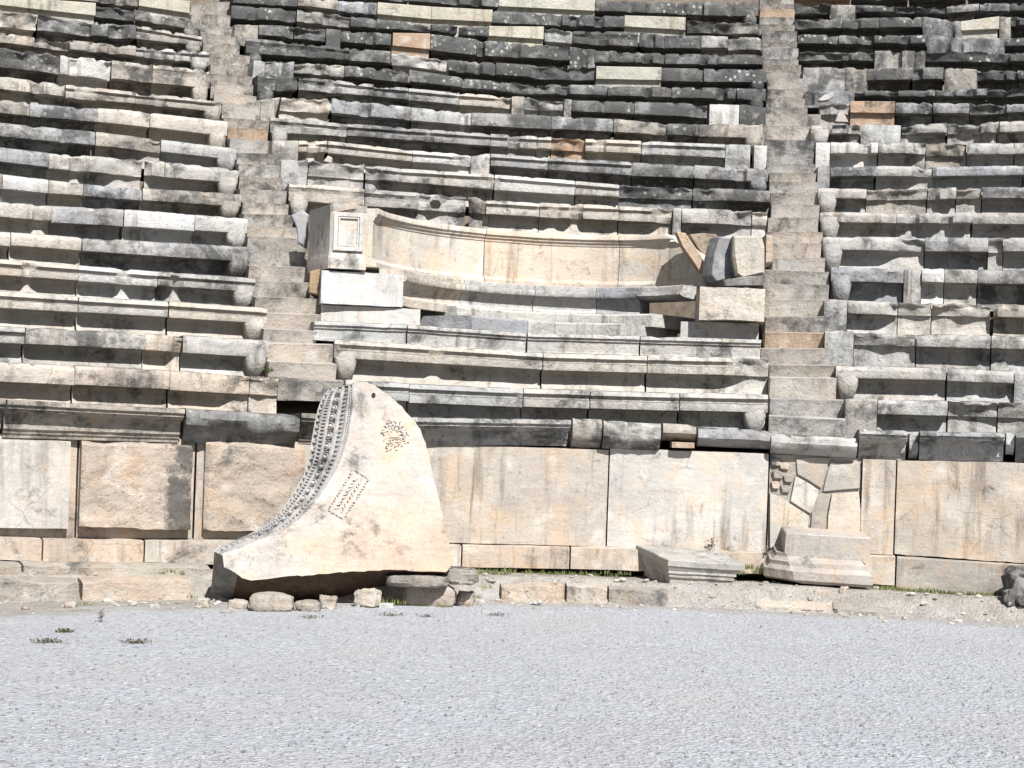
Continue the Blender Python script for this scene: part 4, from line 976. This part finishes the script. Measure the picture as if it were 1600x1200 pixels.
    for i in range(7):
        for a in (-37, 38):
            x, y = loc(a, -14+i*4.4); mark(hol, x, y, 1.6, .9, R(30*i), .004); x, y = loc(a+2, -12+i*4.4); mark(rel, x, y, 2.2, 1.4, R(50*i), .010)
    rel2 = rel; rel = MB(); hol2 = hol; hol = MB()
    # upper palmette
    for i in range(9):
        a = R(10+20*i); x0_, y0_ = 615, 678
        for rr, l, w_ in ((15, 4.2, 1.5),): mark(rel, x0_+math.cos(a)*rr*1.1, y0_-math.sin(a)*rr, l, w_, a, .012); mark(hol, x0_+math.cos(a+.17)*(rr+2)*1.1, y0_-math.sin(a+.17)*(rr+2), 3.0, .75, a, .004)
    for i in range(10):
        a = 2*math.pi*i/10; mark(rel, 616+8*math.cos(a), 677+6*math.sin(a), 2.4, 1.2, -a+math.pi/2, .012); mark(hol, 616+11*math.cos(a+.3), 677+9*math.sin(a+.3), 1.7, .8, -a, .004)
    for i in range(85):
        a = random.uniform(0, 6.28); rr = math.sqrt(random.uniform(.08, 1)); x = 615+17*rr*math.cos(a); y = 681-25*rr*math.sin(a); mark(hol, x, y, 1.35, .55, a, .004); mark(rel, x+1.6, y-1.4, 2.2, 1.1, a+.8, .012)
    for i in range(10):
        x = 606+random.uniform(-3, 4); mark(hol, x, 690+i*1.7, 1.8, .8, R(random.uniform(-50, 20)), .004); mark(rel, x+4, 690+i*1.7, 2.3, 1.1, R(-40), .010)
    for i in range(8):
        x = 634+random.uniform(-4, 4); mark(hol, x, 676+i*2.2, 1.8, .8, R(random.uniform(-50, 20)), .004); mark(rel, x-4, 676+i*2.2, 2.3, 1.1, R(40), .010)
    rel2.build('carved_wreath', GABLE, root, (.56, .53, .49, .0)); rel.build('carved_palmette', GABLE, root, (.56, .53, .49, .0)); hol.build('drilled_holes', DRILL_DARK, root, sharp=60); hol2.build('drilled_holes', DRILL_DARK, root, sharp=60)
    h2 = MB(); mark(h2, 584, 617.5, 3.1, 3.1, 0, .004, 12); h2.build('dowel_hole', HOLE, root)
gable()

# ------------------------------------------------------------------ loose blocks in front of the wall
def loft(name, layers, M, m, col, parent, amp=.004):
    """layers: list of (plan polygon, z)"""
    v = []; f = []; n = len(layers[0][0])
    for poly, z in layers:
        for x, y in poly:
            p = M@Vector((x, y, z)); v.append(p+Vector((1, .5, 1))*amp*fr(p, 6))
    for j in range(len(layers)-1):
        for i in range(n): a = j*n+i; b = j*n+(i+1) % n; f.append((a, b, b+n, a+n))
    f.append(tuple(reversed(range(n)))); f.append(tuple(range((len(layers)-1)*n, len(layers)*n)))
    return link(name, v, f, m, parent, col, sharp=22)
def rect(x0, x1, y0, y1, o=0.0, cut=0.0, n=6):
    x0 -= o; x1 += o; y0 -= o
    pts = [(x0+cut, y0)]+[(x0+cut+(x1-x0-cut)*i/n, y0) for i in range(1, n+1)]
    pts += [(x1, y0+(y1-y0)*i/4) for i in range(1, 5)]+[(x1+(x0-x1)*i/n, y1) for i in range(1, n+1)]
    pts += [(x0, y1+(y0+cut*.8-y1)*i/4) for i in range(1, 5)]
    return pts
def loose(name, px, Z, label, yaw, pitch, roll=0.0):
    P = on_ground(px[0], px[1]); P.z += .03; r_ = bpy.data.objects.new(name, None); C.objects.link(r_); r_.location = P; r_.rotation_euler = (pitch, roll, yaw)
    tag(r_, label, 'stone block'); return r_
# stepped pedestal on the right: die on a moulded base
r_ = loose('pedestal', (1294, 921), 16.75, 'low stepped marble pedestal with broken left corner before the cracked slab', R(-3), R(5), R(1.5))
I = Matrix.Scale(1.06, 4)@Matrix.Translation((-.04, .36, 0))
ly = [(rect(-.53, .45, -.32, .34, o, c), z) for z, o, c in [(0, -.03, .30), (.03, .0, .26), (.11, .0, .24), (.115, -.02, .20), (.15, -.045, .17), (.19, -.05, .15), (.195, -.07, .13), (.225, -.09, .11), (.235, -.10, .09), (.26, -.10, .08)]]
loft('moulded_base', ly, I, SLABM, (.43, .39, .35, .03), r_, .006)
ly = [(rect(-.36, .42, -.20, .30, o), z) for z, o in [(.255, .0), (.27, .0), (.44, 0), (.45, -.01)]]
loft('die_block', ly, I, SLABM, (.45, .42, .38, .0), r_, .005)
# upturned cornice piece
r_ = loose('moulded_block', (1042, 917), 16.55, 'loose upturned cornice block, flat pale top, lying before the wall', R(5), R(9), R(2))
I = Matrix.Scale(1.05, 4)
cs = [(0, 0), (.66, 0), (.54, .55), (-.20, .56)]; pl = []
for a_, b_ in zip(cs, cs[1:]+cs[:1]): pl += [(a_[0]+(b_[0]-a_[0])*q/5, a_[1]+(b_[1]-a_[1])*q/5) for q in range(5)]
ly = [([(.22+(x-.22)*k_, .3+(y-.3)*k_) for x, y in pl], z) for z, k_ in [(-.05, .84), (.06, .86), (.064, .92), (.10, .93), (.104, .97), (.125, .96), (.145, 1.0), (.17, 1.03), (.174, 1.06), (.225, 1.06), (.235, 1.04)]]
loft('stone_body', ly, I, SLABM, (.42, .405, .375, .08), r_, .008)
# dark fallen piece at the right edge
p = on_ground(1596, 950)
rock('dark_boulder', (p.x+.26, p.y+.20, p.z+.17), (.58, .5, .44), STONE, (.26, .25, .24, .62), 'dark weathered boulder cut off by the right edge of the view', 'boulder', rough=.3, sub=4)
p = on_ground(1580, 946)
rock('dark_boulder', (p.x, p.y+.05, p.z+.07), (.14, .16, .16), STONE, (.20, .19, .18, .6), 'small dark stone leaning on the dark boulder at the right', 'boulder', rough=.35)
# stones under and beside the gable
def px_rock(x0, x1, y0, y1, Z, ch, label, dep=None, rough=.22, name='stone', cat='stone', al=.05, m=RUST, rot=0.0, group='stones lying by the gable'):
    if Z is None: g_ = on_ground((x0+x1)/2, y1-2); Z = g_.y
    a = at_depth(x0, y1, Z); b = at_depth(x1, y0, Z); c = colour(ch)
    sx = abs(b.x-a.x); sz = abs(b.z-a.z); rock(name, ((a.x+b.x)/2, a.y+(dep or sx*.6)/2, (a.z+b.z)/2), (sx, dep or sx*.7, sz), m, (*(q*.8 for q in c[:3]), al), label, cat, group, rough, 3, rot)
px_rock(553, 592, 922, 952, None, 'C', 'round pale stone lying under the gable', rough=.3)
px_rock(384, 458, 930, 958, None, 'C', 'flat oblong stone under the left part of the gable', dep=.25, rough=.12)
px_rock(462, 500, 940, 958, None, 'B', 'small brown stone right of the flat oblong one', dep=.15)
px_rock(497, 525, 932, 954, None, 'C', 'slanting pale chunk between oblong stone and round stone', dep=.12, rough=.35)
px_rock(355, 384, 938, 955, None, 'C', 'small pale stone at the pointed end of the gable', dep=.15)
px_rock(344, 362, 952, 961, None, 'W', 'tiny whitish stone lying on the gravel by the gable point', dep=.08)
px_rock(304, 326, 936, 952, None, 'C', 'small cream stone left of the gable point', dep=.12)
px_rock(366, 380, 927, 940, None, 'R', 'reddish pebble in the shade under the gable point', dep=.1)
px_rock(628, 713, 914, 950, None, 'P', 'squared peach stone propping the thin slab', dep=.2, rough=.10)
px_rock(712, 742, 926, 950, None, 'P', 'small rounded peach stone beside the squared one', dep=.2, rough=.2)
px_rock(598, 700, 899, 918, 15.84, 'B', 'thin long slab wedged under the right end of the gable', dep=.4, rough=.10, m=STONE)
px_rock(690, 746, 889, 914, 16.0, 'B', 'lumpy stone at the right end of the thin slab', dep=.35, rough=.2, m=STONE)
px_rock(98, 118, 941, 953, None, 'P', 'small pinkish stone in front of the left kerb', dep=.1)
px_rock(1014, 1050, 929, 940, None, 'P', 'flat pink stone on the ground before the low kerb', dep=.15, rough=.15)
px_rock(1272, 1300, 922, 934, None, 'C', 'small pale stone just below the stepped pedestal', dep=.1)
px_rock(1312, 1324, 918, 932, None, 'C', 'tiny upright stone below the right half of the pedestal', dep=.06)
for i, (x, y, s, lab) in enumerate([(603, 948, 12, 'small white stone right of the round pale stone'), (240, 948, 9, 'tiny stone on the earth before the left kerb'), (760, 958, 8, 'tiny stone left of the white paper scrap')]):
    px_rock(x-s, x+s, y-s*.4, y+s*.4, None, 'W', lab, dep=.06)
# shard on the seats (upper right) and small fallen stones on rows
q = on_cone(1290, 150, -.05)
px_poly([(1278, 156), (1288, 148), (1302, 144), (1303, 150), (1296, 156), (1284, 158)], on_cone(1290, 156, -.02).y, .12, 'stone_shard', MARB, (.5, .5, .5, .1), 'whitish pointed shard lying on the seats by the right stairway', 'shard')
px_poly([(1305, 190), (1309, 178), (1315, 175), (1322, 182), (1326, 191)], on_cone(1315, 190, -.1).y, .12, 'stone_shard', MARB, (.55, .52, .48, .05), 'small triangular pale shard left of the orange seat block', 'shard')
px_poly([(505, 252), (512, 243), (519, 246), (518, 255)], on_cone(512, 250, .15).y, .1, 'stone_shard', MARB, (.58, .52, .46, 0), 'small upright pale shard on the seats above the left stairway', 'shard')
# dowel socket in the seat above the exedra
px_poly([(671, 316), (677, 312), (686, 313), (689, 318), (686, 325), (674, 325)], on_cone(680, 316).y-.004, .05, 'dowel_socket', HOLE, None, 'dark dowel socket cut in the seat above the exedra', 'socket', bev=.001)
# scrap of paper
def paper():
    mb = MB(); c = on_ground(838, 945)
    for i in range(7):
        a = Vector((random.uniform(-.055, .055), random.uniform(-.02, .02), random.uniform(.0, .02))); M = Matrix.Translation(a)@Matrix.Rotation(random.uniform(-1, 1), 4, 'X')@Matrix.Rotation(random.uniform(0, 3), 4, 'Z')
        v = [M@Vector((x*.03, y*.022, .008*math.sin(3*x+2*y+i))) for y in (-1, 0, 1) for x in (-1, 0, 1)]
        v += [p+Vector((0, 0, .001)) for p in v]
        mb.add(v, [(0, 1, 4, 3), (1, 2, 5, 4), (3, 4, 7, 6), (4, 5, 8, 7), (9, 10, 13, 12), (10, 11, 14, 13), (12, 13, 16, 15), (13, 14, 17, 16)])
    o = mb.build('paper_scrap', PAPER, smooth=False); o.location = c+Vector((0, -.05, .012)); tag(o, 'crumpled scrap of white paper on the earth before the kerb', 'litter')
paper()

# ------------------------------------------------------------------ plants
def blades(mb, c, n, rad, h, lean=.5, wdt=.004, ry=None):
    for i in range(n):
        a = random.uniform(0, 6.28); rr = math.sqrt(random.random()); x = c.x+math.cos(a)*rr*rad; y = c.y+math.sin(a)*rr*(ry or rad)
        z = max(ground_z(x, y), c.z-.02) if c.z < 1 else c.z
        hh = h*random.uniform(.4, 1.1); d = Vector((random.uniform(-1, 1), random.uniform(-1, 1), 0))*lean*hh; b = random.uniform(0, 3.14); wv = Vector((math.cos(b), math.sin(b), 0))*wdt
        p = Vector((x, y, z-.005)); m_ = p+d*.35+Vector((0, 0, hh*.6)); t = p+d+Vector((0, 0, hh))
        mb.add([p-wv, p+wv, m_+wv*.7, m_-wv*.7, t], [(0, 1, 2, 3), (3, 2, 4)])
def leaves(mb, c, n, rad, h, size=.012):
    for i in range(n):
        p = c+Vector((random.gauss(0, rad*.5), random.gauss(0, rad*.5), random.uniform(0, h))); u = Vector((random.uniform(-1, 1), random.uniform(-1, 1), random.uniform(-.6, .9))).normalized(); w_ = u.cross(Vector((random.uniform(-1, 1), .3, 1))).normalized()
        s = size*random.uniform(.6, 1.4); mb.add([p, p+u*s+w_*s*.45, p+u*s*2, p+u*s-w_*s*.45], [(0, 1, 2, 3)])
g = MB(); random.seed(11)
for x in range(745, 800, 7): blades(g, on_cyl(x, 893+random.uniform(-5, 10), 12.95), 26, .08, .07)
for x in range(820, 985, 9): blades(g, on_cyl(x, 894+random.uniform(-3, 5), 13.08), 16, .06, .045)
for x in range(1150, 1200, 6): blades(g, on_cyl(x, 888+random.uniform(-5, 6), 13.0), 20, .06, .06)
for x in range(1368, 1560, 5): blades(g, on_cyl(x, 922+(x-1390)*.07+random.uniform(-6, 5), 12.95), 22, .09, .05)
for x in range(580, 630, 8): blades(g, at_depth(x, 940, 16.0), 14, .05, .07, .3)
for x, y in ((745, 930), (760, 915), (250, 893), (268, 890), (280, 894), (128, 945), (135, 950), (300, 930), (690, 948), (660, 950)): blades(g, at_depth(x, y, 16.0 if x > 500 else 15.4), 16, .05, .04)
tag(g.build('grass', GRASS, smooth=False), 'sparse dry green grass growing along the foot of the wall', 'grass', kind='stuff')
def weed(x, y, mode, n, rad, h, label, Z=None, m=LEAF, size=.012):
    c = on_ground(x, y) if Z is None else (Z if isinstance(Z, Vector) else at_depth(x, y, Z)); mb = MB()
    for i in range(5):
        a = random.uniform(0, 6.28); t = c+Vector((math.cos(a)*rad*.5, math.sin(a)*rad*.5, h*.8)); wv = Vector((.002, 0, 0)); mb.add([c-wv, c+wv, t+wv*.5, t-wv*.5], [(0, 1, 2, 3)])
    leaves(mb, c, n, rad, h, size); o = mb.build('weed', m, smooth=False)
    me = o.data
    for vv in me.vertices: vv.co -= c
    o.location = c; tag(o, label, 'weed', 'weeds growing from the stones')
weed(1113, 858, 0, 70, .035, .11, 'small weed rooted in the wall joint behind the loose cornice block', on_cyl(1113, 857, RW-.10), DRY)
weed(1198, 868, 0, 60, .03, .07, 'small weed in the wall joint left of the stepped pedestal', on_cyl(1198, 866, RW-.10), DRY)
weed(418, 582, 0, 90, .05, .05, 'bright green weed beside the lowest left seat and stairway', on_cone(419, 583, -.03), LEAF)
weed(157, 972, 0, 60, .03, .09, 'dry weed standing where the gravel meets the left kerb', None, DRY)
weed(212, 1005, 0, 330, .08, .012, 'flat dark weed patch on the gravel at the left, largest', None, DRY)
weed(75, 1004, 0, 330, .08, .012, 'flat weed patch on the gravel near the left edge', None, DRY)
weed(100, 988, 0, 240, .055, .015, 'flat weed patch just behind the one near the left edge', None, DRY)
weed(485, 966, 0, 110, .10, .014, 'flat weed below the small brown stone under the gable', None, DRY)
weed(610, 962, 0, 120, .10, .016, 'flat weed on the gravel below the round pale stone', None, DRY)
weed(668, 964, 0, 80, .08, .014, 'flat weed on the gravel below the squared peach stone', None, DRY)
weed(775, 962, 0, 90, .10, .012, 'flat weed on the gravel left of the white paper', None, DRY)
# gravel chips
def gravel():
    random.seed(5); mb = MB(); n = 0
    while n < 7000:
        px = random.uniform(-60, 1660); py = 955+ (random.random()**.8)*270
        p = on_plane(px, py)
        r = math.hypot(p.x-CX, p.y-CY)
        if r > 12.7: continue
        s = random.choice((.004, .005, .006, .007, .010))*random.uniform(.7, 1.3); z = ground_z(p.x, p.y)
        a = random.uniform(0, 6.28); k = random.randint(4, 5); top = []; bot = []
        for i in range(k):
            b = a+6.28*i/k; rr = s*random.uniform(.7, 1.2)
            bot.append(Vector((p.x+math.cos(b)*rr, p.y+math.sin(b)*rr, z-.002))); top.append(Vector((p.x+math.cos(b)*rr*.7, p.y+math.sin(b)*rr*.7, z+s*random.uniform(.5, 1.0))))
        mb.add(bot+top, [(i, (i+1) % k, k+(i+1) % k, k+i) for i in range(k)]+[tuple(range(k, 2*k))]); n += 1
    tag(mb.build('gravel', GRAV, smooth=False), 'loose gravel chips scattered over the orchestra floor', 'gravel', kind='stuff')
def on_plane(x, y):
    d = ray(x, y); t = (.17-EYE)/d.z; return EY+d*t
def grav_mat():
    k = NT('gravel_chip'); geo = nn(k.t, 'ShaderNodeNewGeometry')
    k.L(k.mix(k.ramp(geo.outputs['Random Per Island'], 0, 1), (.13, .13, .135), (.33, .33, .335)), k.b.inputs['Base Color']); return k.m
GRAV = grav_mat()
gravel()

def pebbles():
    random.seed(21); mb = MB(); n = 0
    while n < 450:
        a = R(random.uniform(-33, 24)); r_ = random.gauss(12.45, .35)
        if not 11.3 < r_ < 13.15: continue
        x, y = CX+r_*math.sin(a), CY+r_*math.cos(a); s_ = random.choice((.008, .01, .014, .02, .03))*random.uniform(.7, 1.3)
        M = Matrix.Translation((x, y, ground_z(x, y)+s_*.2))@Matrix.Rotation(random.uniform(0, 6), 4, 'Z')@Matrix.Rotation(random.uniform(-.4, .4), 4, 'X')@Matrix.Diagonal((s_*random.uniform(1, 1.7), s_, s_*random.uniform(.45, .8), 1))
        mb.ell(M, 5, 4); n += 1
    tag(mb.build('pebbles', PEB, smooth=False), 'small pebbles and stone crumbs on the earth along the wall', 'pebbles', kind='stuff')
def peb_mat():
    k = NT('pebble'); geo = nn(k.t, 'ShaderNodeNewGeometry')
    k.L(k.mix(k.ramp(geo.outputs['Random Per Island'], 0, 1), (.24, .21, .18), (.46, .42, .37)), k.b.inputs['Base Color']); return k.m
PEB = peb_mat()
pebbles()
